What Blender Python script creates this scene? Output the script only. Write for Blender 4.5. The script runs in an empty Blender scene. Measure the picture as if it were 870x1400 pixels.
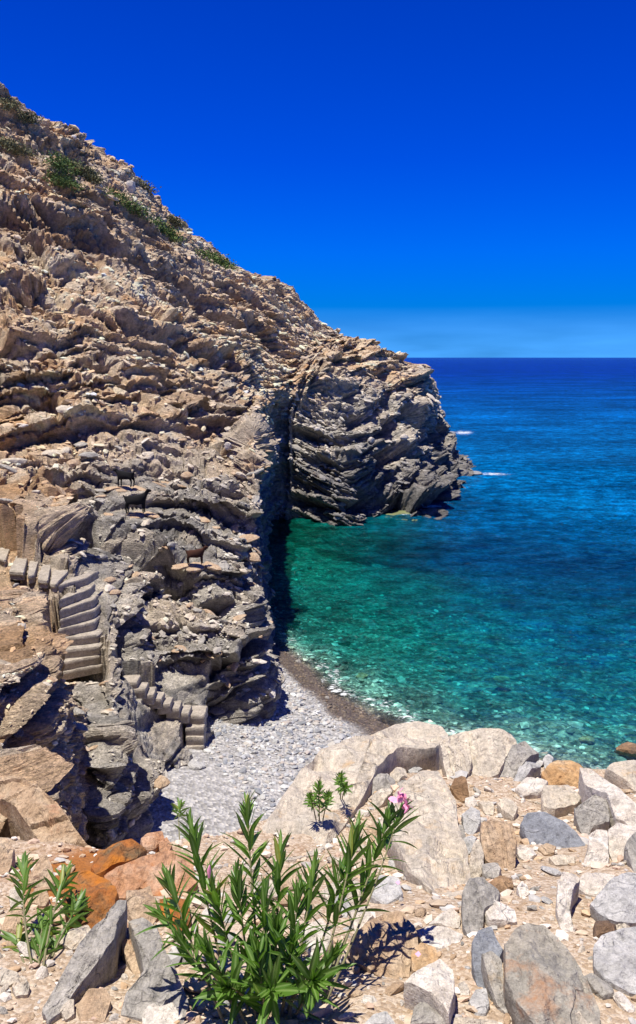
import bpy, math, random
import numpy as np
from mathutils import Vector, Matrix
random.seed(7); rng = np.random.default_rng(11)
SC = bpy.context.scene
COL = SC.collection
R = math.radians

# ------------------------------------------------------------------ camera
EYE = 10.0; F = 1099.0; PITCH = R(10.9)
cd = bpy.data.cameras.new('camera'); cam = bpy.data.objects.new('camera', cd); COL.objects.link(cam)
cam.location = (0, 0, EYE); cam.rotation_euler = (R(90) - PITCH, 0, 0)
cd.sensor_fit = 'VERTICAL'; cd.sensor_height = 24; cd.lens = 24 * F / 1400.0
cd.clip_start = 0.05; cd.clip_end = 60000
SC.camera = cam
# ------------------------------------------------------------------ sun, sky, exposure
sdir = Vector((-0.165, -0.05, 0.97)).normalized()
SUN_EL = math.asin(sdir.z); SUN_AZ = math.atan2(sdir.x, sdir.y)
sl = bpy.data.lights.new('sun', 'SUN'); sun = bpy.data.objects.new('sun', sl); COL.objects.link(sun)
sl.energy = 5.0; sl.angle = R(0.5); sl.color = (1.0, 0.95, 0.86)
sun.rotation_euler = sdir.to_track_quat('Z', 'Y').to_euler(); sun.location = (-40, 10, 60)
W = bpy.data.worlds.new('World'); SC.world = W; W.use_nodes = True
wn = W.node_tree.nodes; wl = W.node_tree.links; wn.clear()
wo = wn.new('ShaderNodeOutputWorld'); bg = wn.new('ShaderNodeBackground'); sky = wn.new('ShaderNodeTexSky')
sky.sky_type = 'NISHITA'; sky.sun_disc = False; sky.sun_elevation = SUN_EL; sky.sun_rotation = SUN_AZ % (2 * math.pi)
sky.air_density = 1.0; sky.dust_density = 0.3; sky.ozone_density = 3.0
tc = wn.new('ShaderNodeTexCoord'); sx = wn.new('ShaderNodeSeparateXYZ'); rp = wn.new('ShaderNodeValToRGB')
mx = wn.new('ShaderNodeMix'); mx.data_type = 'RGBA'; mx.blend_type = 'MULTIPLY'; mx.inputs[0].default_value = 1
wl.new(tc.outputs['Generated'], sx.inputs[0]); wl.new(sx.outputs['Z'], rp.inputs[0])
e = rp.color_ramp.elements
SKY = [(0.0, (0.04, 0.30, 1.0)), (0.035, (0.03, 0.28, 1.0)), (0.06, (0.0, 0.27, 1.0)), (0.12, (0.0, 0.25, 1.12)),
       (0.22, (0.0, 0.185, 1.08)), (0.40, (0.0, 0.145, 0.92)), (1.0, (0.02, 0.11, 0.60))]
e[0].position = 0; e[0].color = (*SKY[0][1], 1); e[1].position = 1; e[1].color = (*SKY[-1][1], 1)
for p_, c_ in SKY[1:-1]:
    q_ = e.new(p_); q_.color = (*c_, 1)
# thin pale veil of haze low over the horizon
nz = wn.new('ShaderNodeTexNoise'); mp = wn.new('ShaderNodeMapping'); mp.inputs['Scale'].default_value = (3, 3, 22)
wl.new(tc.outputs['Generated'], mp.inputs[0]); wl.new(mp.outputs[0], nz.inputs['Vector']); nz.inputs['Scale'].default_value = 2.2; nz.inputs['Detail'].default_value = 5
vr = wn.new('ShaderNodeMapRange'); vr.inputs['From Min'].default_value = 0.0; vr.inputs['From Max'].default_value = 0.06; vr.inputs['To Min'].default_value = 1; vr.inputs['To Max'].default_value = 0
wl.new(sx.outputs['Z'], vr.inputs['Value'])
vm = wn.new('ShaderNodeMath'); vm.operation = 'MULTIPLY'; wl.new(vr.outputs[0], vm.inputs[0]); wl.new(nz.outputs['Fac'], vm.inputs[1])
wl.new(sky.outputs[0], mx.inputs[6]); wl.new(rp.outputs[0], mx.inputs[7])
mv = wn.new('ShaderNodeMix'); mv.data_type = 'RGBA'; wl.new(vm.outputs[0], mv.inputs[0]); wl.new(mx.outputs[2], mv.inputs[6]); mv.inputs[7].default_value = (0.9, 4.4, 11.5, 1)
wl.new(mv.outputs[2], bg.inputs[0]); bg.inputs[1].default_value = 0.094
wl.new(bg.outputs[0], wo.inputs[0])
SC.view_settings.view_transform = 'Standard'; SC.view_settings.look = 'None'; SC.view_settings.exposure = 0.5; SC.view_settings.gamma = 1
SC.render.engine = 'CYCLES'
SC.cycles.max_bounces = 5; SC.cycles.diffuse_bounces = 2; SC.cycles.glossy_bounces = 2; SC.cycles.transparent_max_bounces = 8
SC.cycles.sample_clamp_indirect = 4

# ------------------------------------------------------------------ maths helpers
FW = np.array([0, math.cos(PITCH), -math.sin(PITCH)]); UP = np.array([0, math.sin(PITCH), math.cos(PITCH)]); RT = np.array([1., 0, 0]); CAM = np.array([0, 0, EYE])
def ray(px, py): return RT * (px - 435) / F + UP * (700 - py) / F + FW
def at(px, py, Y): d = ray(px, py); return CAM + d * (Y / d[1])
def atz(px, py, z): d = ray(px, py); return CAM + d * ((z - EYE) / d[2])
def project(P):
    v = P - CAM; d = np.maximum(v @ FW, .3)
    return 435 + F * (v @ RT) / d, 700 - F * (v @ UP) / d, d
def ss(a, b, x): t = np.clip((x - a) / (b - a), 0, 1); return t * t * (3 - 2 * t)
_perm = rng.permutation(256).astype(np.int32); _perm = np.concatenate([_perm, _perm, _perm])
_g = rng.normal(size=(256, 3)).astype(np.float32); _g /= np.linalg.norm(_g, axis=1, keepdims=True)
def perlin(x, y=None, z=None):
    x = np.asarray(x, np.float32); y = np.zeros_like(x) if y is None else np.asarray(y, np.float32) + 0 * x; z = np.zeros_like(x) if z is None else np.asarray(z, np.float32) + 0 * x
    xi = np.floor(x).astype(np.int32); yi = np.floor(y).astype(np.int32); zi = np.floor(z).astype(np.int32)
    xf = x - xi; yf = y - yi; zf = z - zi; xi &= 255; yi &= 255; zi &= 255
    u = xf * xf * xf * (xf * (xf * 6 - 15) + 10); v = yf * yf * yf * (yf * (yf * 6 - 15) + 10); w = zf * zf * zf * (zf * (zf * 6 - 15) + 10)
    out = 0
    for dx in (0, 1):
        px_ = _perm[xi + dx]; wx = u if dx else 1 - u
        for dy in (0, 1):
            pxy = _perm[px_ + ((yi + dy) & 255)]; wy = wx * (v if dy else 1 - v)
            for dz in (0, 1):
                g = _g[_perm[pxy + ((zi + dz) & 255)]]
                out = out + wy * (w if dz else 1 - w) * (g[..., 0] * (xf - dx) + g[..., 1] * (yf - dy) + g[..., 2] * (zf - dz))
    return out * 1.5
def pn(P, s, o=0): return perlin(P[..., 0] / s + o, P[..., 1] / s + o * 1.7, P[..., 2] / s + o * 0.6)
def hsh(*k):
    h = np.zeros_like(np.asarray(k[0], np.int64)) + 1013
    for q in k: h = (h ^ (np.asarray(q, np.int64) * 2654435761 + 0x9E3779B9 + (h << 6) + (h >> 2))) & 0xFFFFFFFF
    h = (h * 2246822519) & 0xFFFFFFFF; h ^= h >> 15; h = (h * 3266489917) & 0xFFFFFFFF; h ^= h >> 13
    return (h & 0xFFFFFF).astype(np.float32) / 16777215.0

# ------------------------------------------------------------------ object helpers
def setp(o, label=None, cat=None, group=None, kind=None):
    for k, v in (('label', label), ('category', cat), ('group', group), ('kind', kind)):
        if v: o[k] = v
    return o
def link(name, me, mat=None, parent=None, loc=None):
    o = bpy.data.objects.new(name, me); COL.objects.link(o)
    if mat and me and not me.materials: me.materials.append(mat)
    if parent: o.parent = parent
    if loc is not None: o.location = loc
    return o
def empty(name, loc): o = bpy.data.objects.new(name, None); o.empty_display_size = .1; COL.objects.link(o); o.location = loc; return o
def mesh(name, V, Fc, smooth=True, cols=None, attrs=None):
    """V (n,3); Fc (m,3|4) integer array"""
    me = bpy.data.meshes.new(name); V = np.asarray(V, np.float32); Fc = np.asarray(Fc, np.int32); k = Fc.shape[1]
    me.vertices.add(len(V)); me.vertices.foreach_set('co', V.ravel())
    me.loops.add(Fc.size); me.loops.foreach_set('vertex_index', Fc.ravel())
    me.polygons.add(len(Fc)); me.polygons.foreach_set('loop_start', np.arange(len(Fc), dtype=np.int32) * k)
    me.polygons.foreach_set('loop_total', np.full(len(Fc), k, np.int32))
    me.polygons.foreach_set('use_smooth', np.full(len(Fc), smooth))
    if cols is not None:
        a = me.color_attributes.new('tint', 'FLOAT_COLOR', 'POINT'); c4 = np.ones((len(V), 4), np.float32); c4[:, :3] = cols; a.data.foreach_set('color', c4.ravel())
    for n, v in (attrs or {}).items():
        a = me.attributes.new(n, 'FLOAT', 'POINT'); a.data.foreach_set('value', np.asarray(v, np.float32))
    me.update(calc_edges=True); me.validate(); return me
def gridF(n, m):
    i = np.arange(n * m).reshape(n, m)
    return np.stack([i[:-1, :-1], i[1:, :-1], i[1:, 1:], i[:-1, 1:]], -1).reshape(-1, 4)

# ------------------------------------------------------------------ materials
class M:
    def __init__(s, name):
        s.m = bpy.data.materials.new(name); s.m.use_nodes = True; s.t = s.m.node_tree; s.n = s.t.nodes; s.b = s.n['Principled BSDF']; s.out = s.n['Material Output']
    def new(s, t, **k):
        x = s.n.new('ShaderNode' + t)
        for a, v in k.items(): setattr(x, a, v)
        return x
    def L(s, a, b): s.t.links.new(a, b)
    def set(s, inp, v):
        if hasattr(v, 'links') or hasattr(v, 'is_output'): s.L(v, inp)
        else: inp.default_value = (*v, 1) if isinstance(v, tuple) and len(v) == 3 and inp.type == 'RGBA' else v
    def noise(s, scale, detail=4, rough=.55, vec=None, stretch=None, coord='Object', dist=0):
        n = s.new('TexNoise'); n.inputs['Scale'].default_value = scale; n.inputs['Detail'].default_value = detail; n.inputs['Roughness'].default_value = rough; n.inputs['Distortion'].default_value = dist
        s.L(vec if vec is not None else s.co(coord, stretch), n.inputs['Vector']); return n.outputs['Fac']
    def co(s, coord='Object', stretch=None, rot=None):
        if coord == 'World':
            t = s.new('NewGeometry').outputs['Position']
        else: t = s.new('TexCoord').outputs[coord]
        if stretch or rot:
            mp = s.new('Mapping'); mp.inputs['Scale'].default_value = stretch or (1, 1, 1); mp.inputs['Rotation'].default_value = rot or (0, 0, 0); s.L(t, mp.inputs[0]); t = mp.outputs[0]
        return t
    def ramp(s, f, stops, interp='LINEAR'):
        r = s.new('ValToRGB'); r.color_ramp.interpolation = interp; e = r.color_ramp.elements
        while len(e) < len(stops): e.new(.5)
        for q, (p, c) in zip(e, stops): q.position = p; q.color = (c, c, c, 1) if isinstance(c, (int, float)) else (*c, 1)
        s.L(f, r.inputs[0]); return r.outputs[0]
    def mix(s, f, a, b, mode='MIX'):
        x = s.new('Mix', data_type='RGBA', blend_type=mode); s.set(x.inputs[0], f); s.set(x.inputs[6], a); s.set(x.inputs[7], b); return x.outputs[2]
    def math(s, op, a, b=0, clamp=False):
        x = s.new('Math', operation=op, use_clamp=clamp); s.set(x.inputs[0], a); s.set(x.inputs[1], b); return x.outputs[0]
    def bump(s, h, strength=.5, dist=.01, normal=None):
        b = s.new('Bump'); b.inputs['Strength'].default_value = strength; b.inputs['Distance'].default_value = dist; s.L(h, b.inputs['Height'])
        if normal is not None: s.L(normal, b.inputs['Normal'])
        return b.outputs[0]
    def attr(s, name, f=False): a = s.new('Attribute', attribute_name=name); return a.outputs['Fac' if f else 'Color']
    def fin(s, col, rough=.9, spec=.25, nrm=None):
        s.set(s.b.inputs['Base Color'], col); s.set(s.b.inputs['Roughness'], rough); s.set(s.b.inputs['Specular IOR Level'], spec)
        if nrm is not None: s.L(nrm, s.b.inputs['Normal'])
        return s.m

def mat_cliff():
    m = M('schist_cliff'); c = m.attr('tint')
    v = m.noise(3.5, 8, .65, coord='World'); v2 = m.noise(22, 5, .6, vec=m.co('World', (1, 1, 2.8), (0, R(12), 0)))
    c = m.mix(1, c, m.ramp(v, [(.3, .5), (.5, 1.0), (.72, 1.5)]), 'MULTIPLY')
    c = m.mix(1, c, m.ramp(v2, [(.3, .5), (.5, 1.0), (.7, 1.5)]), 'MULTIPLY')
    rs = m.noise(.9, 5, .6, coord='World'); c = m.mix(m.ramp(rs, [(.62, 0.), (.74, .3)]), c, (.36, .19, .085))
    h = m.math('ADD', m.math('MULTIPLY', v2, .6), m.noise(60, 4, .7, coord='World'))
    return m.fin(c, .92, .2, m.bump(m.math('ADD', m.math('MULTIPLY', m.noise(7, 6, .7, vec=m.co('World', (1, 1, 2.5), (0, R(10), 0))), 3.0), h), 1.0, .07))
def mat_rock(name, a, b, c_, rust=None, streak=True, rustamt=.62, gloss=.85):
    m = M(name); oi = m.new('ObjectInfo')
    ad = m.new('VectorMath', operation='ADD'); m.L(m.co('World'), ad.inputs[0]); m.L(oi.outputs['Random'], ad.inputs[1])
    mp = m.new('Mapping'); mp.inputs['Rotation'].default_value = (R(20), R(-15), R(-38)); mp.inputs['Scale'].default_value = (7.0, 1.2, 3.5) if streak else (1, 1, 1)
    m.L(ad.outputs[0], mp.inputs[0])
    s1 = m.noise(1.9 if streak else 4, 8, .62, vec=mp.outputs[0], dist=.6); s2 = m.noise(5, 6, .6, vec=ad.outputs[0]); s3 = m.noise(120, 4, .7, vec=ad.outputs[0]); s4 = m.noise(28, 5, .65, vec=ad.outputs[0])
    col = m.mix(m.ramp(s1, [(.34, 0.), (.62, 1.)]), a, b); col = m.mix(m.ramp(s2, [(.48, 0.), (.68, .8)]), col, c_)
    col = m.mix(1, col, m.ramp(s3, [(.3, .72), (.7, 1.22)]), 'MULTIPLY'); col = m.mix(1, col, m.ramp(s4, [(.32, .68), (.5, 1.0), (.7, 1.2)]), 'MULTIPLY'); s5 = m.noise(9, 5, .7, vec=mp.outputs[0]); col = m.mix(1, col, m.ramp(s5, [(.35, .85), (.5, 1.0), (.66, 1.1)]), 'MULTIPLY')
    if rust: col = m.mix(m.ramp(m.noise(3.4, 7, .7, vec=ad.outputs[0]), [(rustamt - .08, 0.), (rustamt + .06, .85)]), col, rust)
    # thin dark cracks
    vo = m.new('TexVoronoi', feature='DISTANCE_TO_EDGE'); vo.inputs['Scale'].default_value = 3.1
    wv = m.new('VectorMath', operation='MULTIPLY_ADD'); nt = m.new('TexNoise'); nt.inputs['Scale'].default_value = 5; m.L(ad.outputs[0], nt.inputs['Vector']); m.L(nt.outputs['Color'], wv.inputs[0]); wv.inputs[1].default_value = (.45,) * 3; m.L(ad.outputs[0], wv.inputs[2]); m.L(wv.outputs[0], vo.inputs['Vector'])
    cr = m.ramp(vo.outputs[0], [(.0, 0.), (.022, 1.)]); ms = m.ramp(s2, [(.5, 1.), (.56, 0.)])
    crk = m.math('MAXIMUM', cr, ms)
    col = m.mix(1, col, m.ramp(crk, [(0, .72), (1, 1.)]), 'MULTIPLY')
    h = m.math('ADD', m.math('MULTIPLY', s1, 1.3), m.math('ADD', m.math('MULTIPLY', s3, .22), m.math('MULTIPLY', crk, .25))); h = m.math('ADD', h, m.math('MULTIPLY', s4, .8))
    return m.fin(col, gloss, .3, m.bump(h, .9, .026))
def mat_tint(name, gloss=.85, sc=25, bs=.5, bd=.01, lo=.75, hi=1.2, spec=.25):
    m = M(name); n = m.noise(sc, 5, .65, coord='World'); c = m.mix(1, m.attr('tint'), m.ramp(n, [(.3, lo), (.7, hi)]), 'MULTIPLY')
    return m.fin(c, gloss, spec, m.bump(n, bs, bd))
def mat_soil():
    m = M('gravelly_soil'); vo = m.new('TexVoronoi'); vo.inputs['Scale'].default_value = 55; m.L(m.co('World'), vo.inputs['Vector'])
    n = m.noise(3, 6, .6, coord='World'); n2 = m.noise(150, 3, .6, coord='World')
    c = m.mix(n, (.42, .32, .225), (.30, .21, .135)); sp = m.new('SeparateColor'); m.L(vo.outputs['Color'], sp.inputs[0])
    c = m.mix(m.ramp(sp.outputs[0], [(.35, 0.), (.75, .6)]), c, (.60, .50, .39)); c = m.mix(1, c, m.ramp(n2, [(.3, .75), (.7, 1.2)]), 'MULTIPLY')
    c = m.mix(m.attr('rust', True), c, (.30, .115, .03))
    h = m.math('SUBTRACT', m.math('MULTIPLY', n2, .4), vo.outputs['Distance'])
    return m.fin(c, .95, .15, m.bump(h, .8, .012))
def mat_beach():
    m = M('beach_shingle'); vo = m.new('TexVoronoi'); vo.inputs['Scale'].default_value = 13; m.L(m.co('World'), vo.inputs['Vector'])
    sp = m.new('SeparateColor'); m.L(vo.outputs['Color'], sp.inputs[0]); wet = m.attr('wet', True)
    c = m.ramp(sp.outputs[0], [(0, (.20, .19, .18)), (.4, (.30, .285, .27)), (.8, (.40, .385, .37)), (1, (.50, .47, .43))])
    c = m.mix(wet, c, m.mix(1, c, (.30, .24, .19), 'MULTIPLY'))
    return m.fin(c, m.math('SUBTRACT', .9, m.math('MULTIPLY', wet, .45)), .35, m.bump(vo.outputs['Distance'], -.9 if False else .9, .05))
def mat_seabed():
    m = M('stony_seabed'); sp = m.new('SeparateColor'); vo = m.new('TexVoronoi'); vo.inputs['Scale'].default_value = 8.0
    wv = m.new('VectorMath', operation='MULTIPLY_ADD'); nt = m.new('TexNoise'); nt.inputs['Scale'].default_value = 2.5; m.L(m.co('World'), nt.inputs['Vector']); m.L(nt.outputs['Color'], wv.inputs[0]); wv.inputs[1].default_value = (.5,) * 3; m.L(m.co('World'), wv.inputs[2]); m.L(wv.outputs[0], vo.inputs['Vector'])
    m.L(vo.outputs['Color'], sp.inputs[0])
    c = m.ramp(sp.outputs[0], [(0, (.10, .10, .08)), (.5, (.19, .19, .15)), (.85, (.32, .30, .23)), (1, (.52, .48, .37))])
    n = m.noise(.33, 5, .6, coord='World'); c = m.mix(1, c, m.ramp(n, [(.35, .45), (.6, 1.25)]), 'MULTIPLY')
    return m.fin(c, .9, .2, m.bump(vo.outputs['Distance'], .8, .08))
def mat_water():
    m = M('sea_water'); m.n.remove(m.b)
    
    def wn_(scale, st, rot, det): return m.noise(scale, det, .6, vec=m.co('World', st, (0, 0, rot)))
    n1 = wn_(1.1, (.8, .95, 1), .25, 7); n2 = wn_(4.5, (.9, 1.0, 1), -.3, 6); n3 = wn_(.10, (.7, 1.0, 1), .1, 6)
    h = m.math('ADD', m.math('ADD', m.math('MULTIPLY', n1, 1.0), m.math('MULTIPLY', n2, .22)), m.math('MULTIPLY', n3, 2.2))
    nr = m.bump(h, 1.0, .38)
    dep = m.attr('depth', True); grn = m.attr('green', True); foam = m.attr('foam', True)
    # light lost on the way through the water column
    tr = m.ramp(m.math('DIVIDE', dep, 6.0), [(0, (1, 1, 1)), (.03, (.6, .92, .92)), (.09, (.22, .76, .78)), (.25, (.05, .60, .62)), (1, (.002, .3, .50))])
    nn = m.ramp(m.math('ADD', m.math('MULTIPLY', n1, .45), m.math('MULTIPLY', n2, .55)), [(.38, .3), (.5, .9), (.62, 1.8)])  # ripple lights and darks put into the see-through tint
    tr = m.mix(.8, tr, m.mix(1, tr, nn, 'MULTIPLY'))
    T = m.new('BsdfTransparent'); m.L(tr, T.inputs[0])
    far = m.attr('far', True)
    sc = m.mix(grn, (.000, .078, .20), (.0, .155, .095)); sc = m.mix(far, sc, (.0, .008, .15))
    lg = m.noise(.035, 4, .55, vec=m.co('World', (.35, 1.6, 1))); sc = m.mix(1, sc, m.ramp(lg, [(.35, .62), (.65, 1.35)]), 'MULTIPLY')
    sc = m.mix(1, sc, m.ramp(m.math('ADD', m.math('MULTIPLY', n1, .55), m.math('MULTIPLY', n2, .45)), [(.38, .25), (.5, .9), (.62, 2.2)]), 'MULTIPLY'); sc = m.mix(1, sc, m.ramp(n3, [(.38, .6), (.5, 1.0), (.64, 1.5)]), 'MULTIPLY')  # light and dark of the ripples painted into the scattered colour
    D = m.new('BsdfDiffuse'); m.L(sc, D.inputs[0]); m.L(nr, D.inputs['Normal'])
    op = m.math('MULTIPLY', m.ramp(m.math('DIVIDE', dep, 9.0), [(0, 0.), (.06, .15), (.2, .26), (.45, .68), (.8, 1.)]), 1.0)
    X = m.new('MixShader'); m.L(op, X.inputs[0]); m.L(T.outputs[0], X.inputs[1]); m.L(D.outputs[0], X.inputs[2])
    G = m.new('BsdfGlossy'); G.inputs['Roughness'].default_value = .12; m.L(nr, G.inputs['Normal']); G.inputs[0].default_value = (.8, .9, 1, 1)
    fr = m.new('Fresnel'); fr.inputs[0].default_value = 1.33; m.L(nr, fr.inputs['Normal'])
    Y = m.new('MixShader'); m.L(m.math('MULTIPLY', fr.outputs[0], .45), Y.inputs[0]); m.L(X.outputs[0], Y.inputs[1]); m.L(G.outputs[0], Y.inputs[2])
    fm = m.noise(5.5, 7, .75, vec=m.co('World', (.7, 1.3, 1)), dist=1.2)
    ff = m.math('MULTIPLY', m.ramp(m.math('SUBTRACT', m.math('ADD', fm, m.math('MULTIPLY', foam, .40)), .44), [(.32, 0.), (.42, 1.)]), m.math('GREATER_THAN', foam, .02))
    WD = m.new('BsdfDiffuse'); WD.inputs[0].default_value = (.78, .80, .80, 1)
    Z = m.new('MixShader'); m.L(ff, Z.inputs[0]); m.L(Y.outputs[0], Z.inputs[1]); m.L(WD.outputs[0], Z.inputs[2])
    m.L(Z.outputs[0], m.out.inputs[0]); return m.m
def mat_leaf(name, c1, c2):
    m = M(name); oi = m.new('ObjectInfo'); at_ = m.attr('rib', True)
    c = m.mix(oi.outputs['Random'], c1, c2); c = m.mix(m.ramp(oi.outputs['Random'], [(.945, 0.), (.96, .8)]), c, (.34, .30, .06)); c = m.mix(m.noise(14, 3, .5), c, m.mix(1, c, (.7, .8, .6), 'MULTIPLY')); c = m.mix(m.math('MULTIPLY', at_, .55), c, (.30, .42, .14))
    m.fin(c, .42, .4); m.b.inputs['Subsurface Weight'].default_value = 0
    tl = m.new('BsdfTranslucent'); m.L(m.mix(1, c, (1.2, 1.5, .5), 'MULTIPLY'), tl.inputs[0]); ad = m.new('MixShader'); ad.inputs[0].default_value = .28
    m.L(m.b.outputs[0], ad.inputs[1]); m.L(tl.outputs[0], ad.inputs[2]); m.L(ad.outputs[0], m.out.inputs[0]); return m.m
def mat_flat(name, a, b, sc=20, rough=.8):
    m = M(name); n = m.noise(sc, 4, .6); return m.fin(m.mix(n, a, b), rough, .25, m.bump(n, .3, .01))

MC = mat_cliff(); MSOIL = mat_soil(); MBEACH = mat_beach(); MSEA = mat_seabed(); MW = mat_water()
MT = mat_tint('loose_stone'); MTW = mat_tint('shingle_stone', .75, 40)
ROCK = dict(
    cream=mat_rock('cream_marble', (.58, .49, .375), (.43, .375, .30), (.61, .54, .43), (.50, .32, .15), True, .66),
    white=mat_rock('white_marble', (.62, .56, .48), (.52, .45, .37), (.70, .65, .58), (.52, .36, .22), False, .70),
    grey=mat_rock('grey_marble', (.37, .34, .295), (.27, .25, .22), (.46, .42, .36), (.42, .30, .17), True, .70),
    slate=mat_rock('slate_grey_stone', (.25, .26, .275), (.20, .205, .22), (.31, .31, .32), None, False),
    pale=mat_rock('pale_grey_stone', (.45, .435, .41), (.38, .365, .345), (.54, .515, .48), (.48, .40, .30), False, .72),
    tan=mat_rock('tan_schist', (.47, .34, .22), (.38, .26, .16), (.54, .42, .29), (.44, .22, .12), True, .66),
    ochre=mat_rock('ochre_stone', (.52, .33, .16), (.40, .23, .10), (.58, .45, .30), None, False),
    rust=mat_rock('rust_spotted_boulder', (.35, .31, .25), (.27, .25, .21), (.40, .36, .29), (.40, .19, .08), False, .60),
    orange=mat_rock('orange_stone', (.47, .27, .16), (.39, .20, .10), (.54, .38, .26), (.46, .16, .04), True, .60),
    moss=mat_rock('orange_stained_rock', (.40, .125, .02), (.22, .10, .035), (.15, .125, .07), (.50, .17, .015), False, .57),
    brown=mat_rock('brown_stone', (.24, .14, .07), (.14, .09, .06), (.38, .24, .13), None, False))

# ------------------------------------------------------------------ cliff control net: stations along the coast, rows up the fall line
def zb(px, py, z=0.0): return atz(px, py, z)
def st(*pts): return [at(*p) if len(p) == 3 else np.array(p[1:], float) for p in pts]
w = lambda x, y, z: ('w', x, y, z)
NET = [
 st((-420,1180,6),(-400,1000,7.5),(-400,850,10),(-380,700,15),(-380,480,24),(-380,280,34),(-380,60,45),(-380,-140,56)),
 st((-130,1190,5.6),(-130,1050,7),(-130,900,10),(-130,790,15.5),(-130,620,24),(-130,410,35),(-130,210,46),(-130,32,58)),
 st((-5,1165,6.6),(-5,1050,7.6),(0,930,9.4),(0,835,11.8),(0,650,26.5),(0,450,36.5),(0,260,48),(0,118,60)),
 st((86,1168,8.6),(78,1050,9.4),(62,930,10.9),(50,842,12.8),(70,660,27),(70,460,37),(75,280,49),(75,165,61)),
 st((108,1170,12.2),(108,1060,13.6),(106,945,17.3),(106,775,20.6),(108,660,27.5),(110,460,38),(115,300,50),(122,196,62)),
 st((150,1182,12.0),(150,1060,12.9),(152,945,15.6),(152,800,20.6),(155,660,27.8),(165,460,39),(175,330,51),(185,240,63)),
 st((214,1105,14.8),(212,1050,15.4),(206,948,18.1),(205,850,20.6),(220,680,27.5),(235,480,41),(242,370,53.5),(252,308,64)),
 st((285,1030,17.5),(285,968,18.5),(285,905,19.8),(280,820,22),(283,680,27.5),(285,500,43.5),(302,420,55),(325,362,65.5)),
 st((340,980,19.4),(343,920,20.1),(343,850,21.3),(335,790,23.5),(326,680,27.7),(325,512,45.5),(348,440,56.5),(385,390,67)),
 st((366,932,22.6),(366,860,23.2),(364,800,24.2),(358,740,26),(350,655,29.2),(342,528,47),(368,458,57.2),(425,424,68)),
 st(w(-1.85,28,-.2),w(-1.9,28,1.8),w(-2.15,28.2,3.6),w(-2.6,28.8,5.2),(346,598,32.5),(350,536,48),(382,468,57.8),(440,440,68.5)),
 st(w(-2.5,36,-.2),w(-2.6,36,2.2),w(-2.85,36,4.6),w(-3.2,36,6.4),(348,560,39.5),(360,534,49.5),(395,475,58.3),(456,452,69)),
 st(w(-2.9,48.6,-.2),w(-2.9,49.2,2.0),w(-2.85,49.8,4.2),(372,606,50.6),(374,566,51.6),(386,532,51.8),(420,482,59),(472,461,69.5)),
 st((400,709,49.6),(400,665,50.4),(402,622,51.2),(402,588,51.8),(406,560,52.6),(424,520,54.5),(456,482,61),(492,468,70)),
 st((475,718,47.9),(472,680,48.8),(470,640,50.0),(470,600,52),(470,568,53.6),(478,530,56.3),(500,497,62.5),(520,478,70.3)),
 st((530,706,50.3),(528,668,52),(525,630,53.2),(525,597,55),(525,567,57.8),(530,538,60.5),(538,512,65),(548,488,70.8)),
 st((588,704,51.2),(580,668,53.5),(574,636,55.8),(570,600,58.8),(568,572,61.5),(572,548,64),(578,524,67.5),(578,499,71.4)),
 st((622,674,60),(606,650,61),(590,630,62),(582,600,64),(580,570,65.8),(583,548,67.5),(586,532,69.2),(584,512,71.8)),
 st((650,653,68),(632,638,69),(610,618,70.2),(596,592,71.2),(594,572,71.8),(594,556,72.4),(594,540,73),(590,524,73.6)),
 st(w(14.4,77,-.2),w(13.2,77,2),w(12.2,77,4),w(11.5,77,5.5),w(11,76.8,6.2),w(10.6,76.6,6.8),w(10.2,76.4,7.3),w(9.6,76,7.6)),
 st(w(14,86,-.2),w(13,85,2),w(12,84,4),w(11,83,5.5),w(10.6,82.5,6.4),w(10,82,7.2),w(9.5,81,8),w(8.8,80,8.6)),
]
NET = np.array(NET)                                     # stations x 8 x 3
lowp = NET[:, :1].copy(); nx_ = NET[:, :1] - NET[:, 1:2]; nx_[..., 2] = 0
lowp += nx_ * .5; lowp[..., 2] = np.minimum(lowp[..., 2] - 1.5, -1.5); lowp[:3, :, 2] = NET[:3, :1, 2] - 2
back = NET[:, -1:] + np.array([-1.0, 9, -3.5]); back2 = NET[:, -1:] + np.array([-2.0, 24, -14])
NET = np.concatenate([lowp, NET, back, back2], 1)       # 21 x 11
def cr(P, t):                                            # Catmull-Rom along axis 0
    n = len(P); t = np.clip(t, 0, n - 1 - 1e-6); i = t.astype(int); f = (t - i).reshape(-1, *([1] * (P.ndim - 1)))
    g = lambda k: P[np.clip(i + k, 0, n - 1)]
    a, b, c, d = g(-1), g(0), g(1), g(2); tn = .8
    return b + .5 * f * tn * (c - a) + f * f * (tn * (a - d) / 2 + (b * -3 + c * 3) + tn * -(c - a) / 2 * 2 + tn * .0 * (d - b)) * 1.0 + f ** 3 * ((b - c) * 2 + tn * (c - a) / 2 + tn * (d - b) / 2) + f * f * (-(tn * (d - b) / 2) - tn * (a - d) / 2) if False else \
        b * (2 * f ** 3 - 3 * f ** 2 + 1) + c * (-2 * f ** 3 + 3 * f ** 2) + tn * .5 * (c - a) * (f ** 3 - 2 * f ** 2 + f) + tn * .5 * (d - b) * (f ** 3 - f ** 2)
def surf(S, T): return np.swapaxes(cr(np.swapaxes(cr(NET, S), 0, 1), T), 0, 1)
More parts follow.
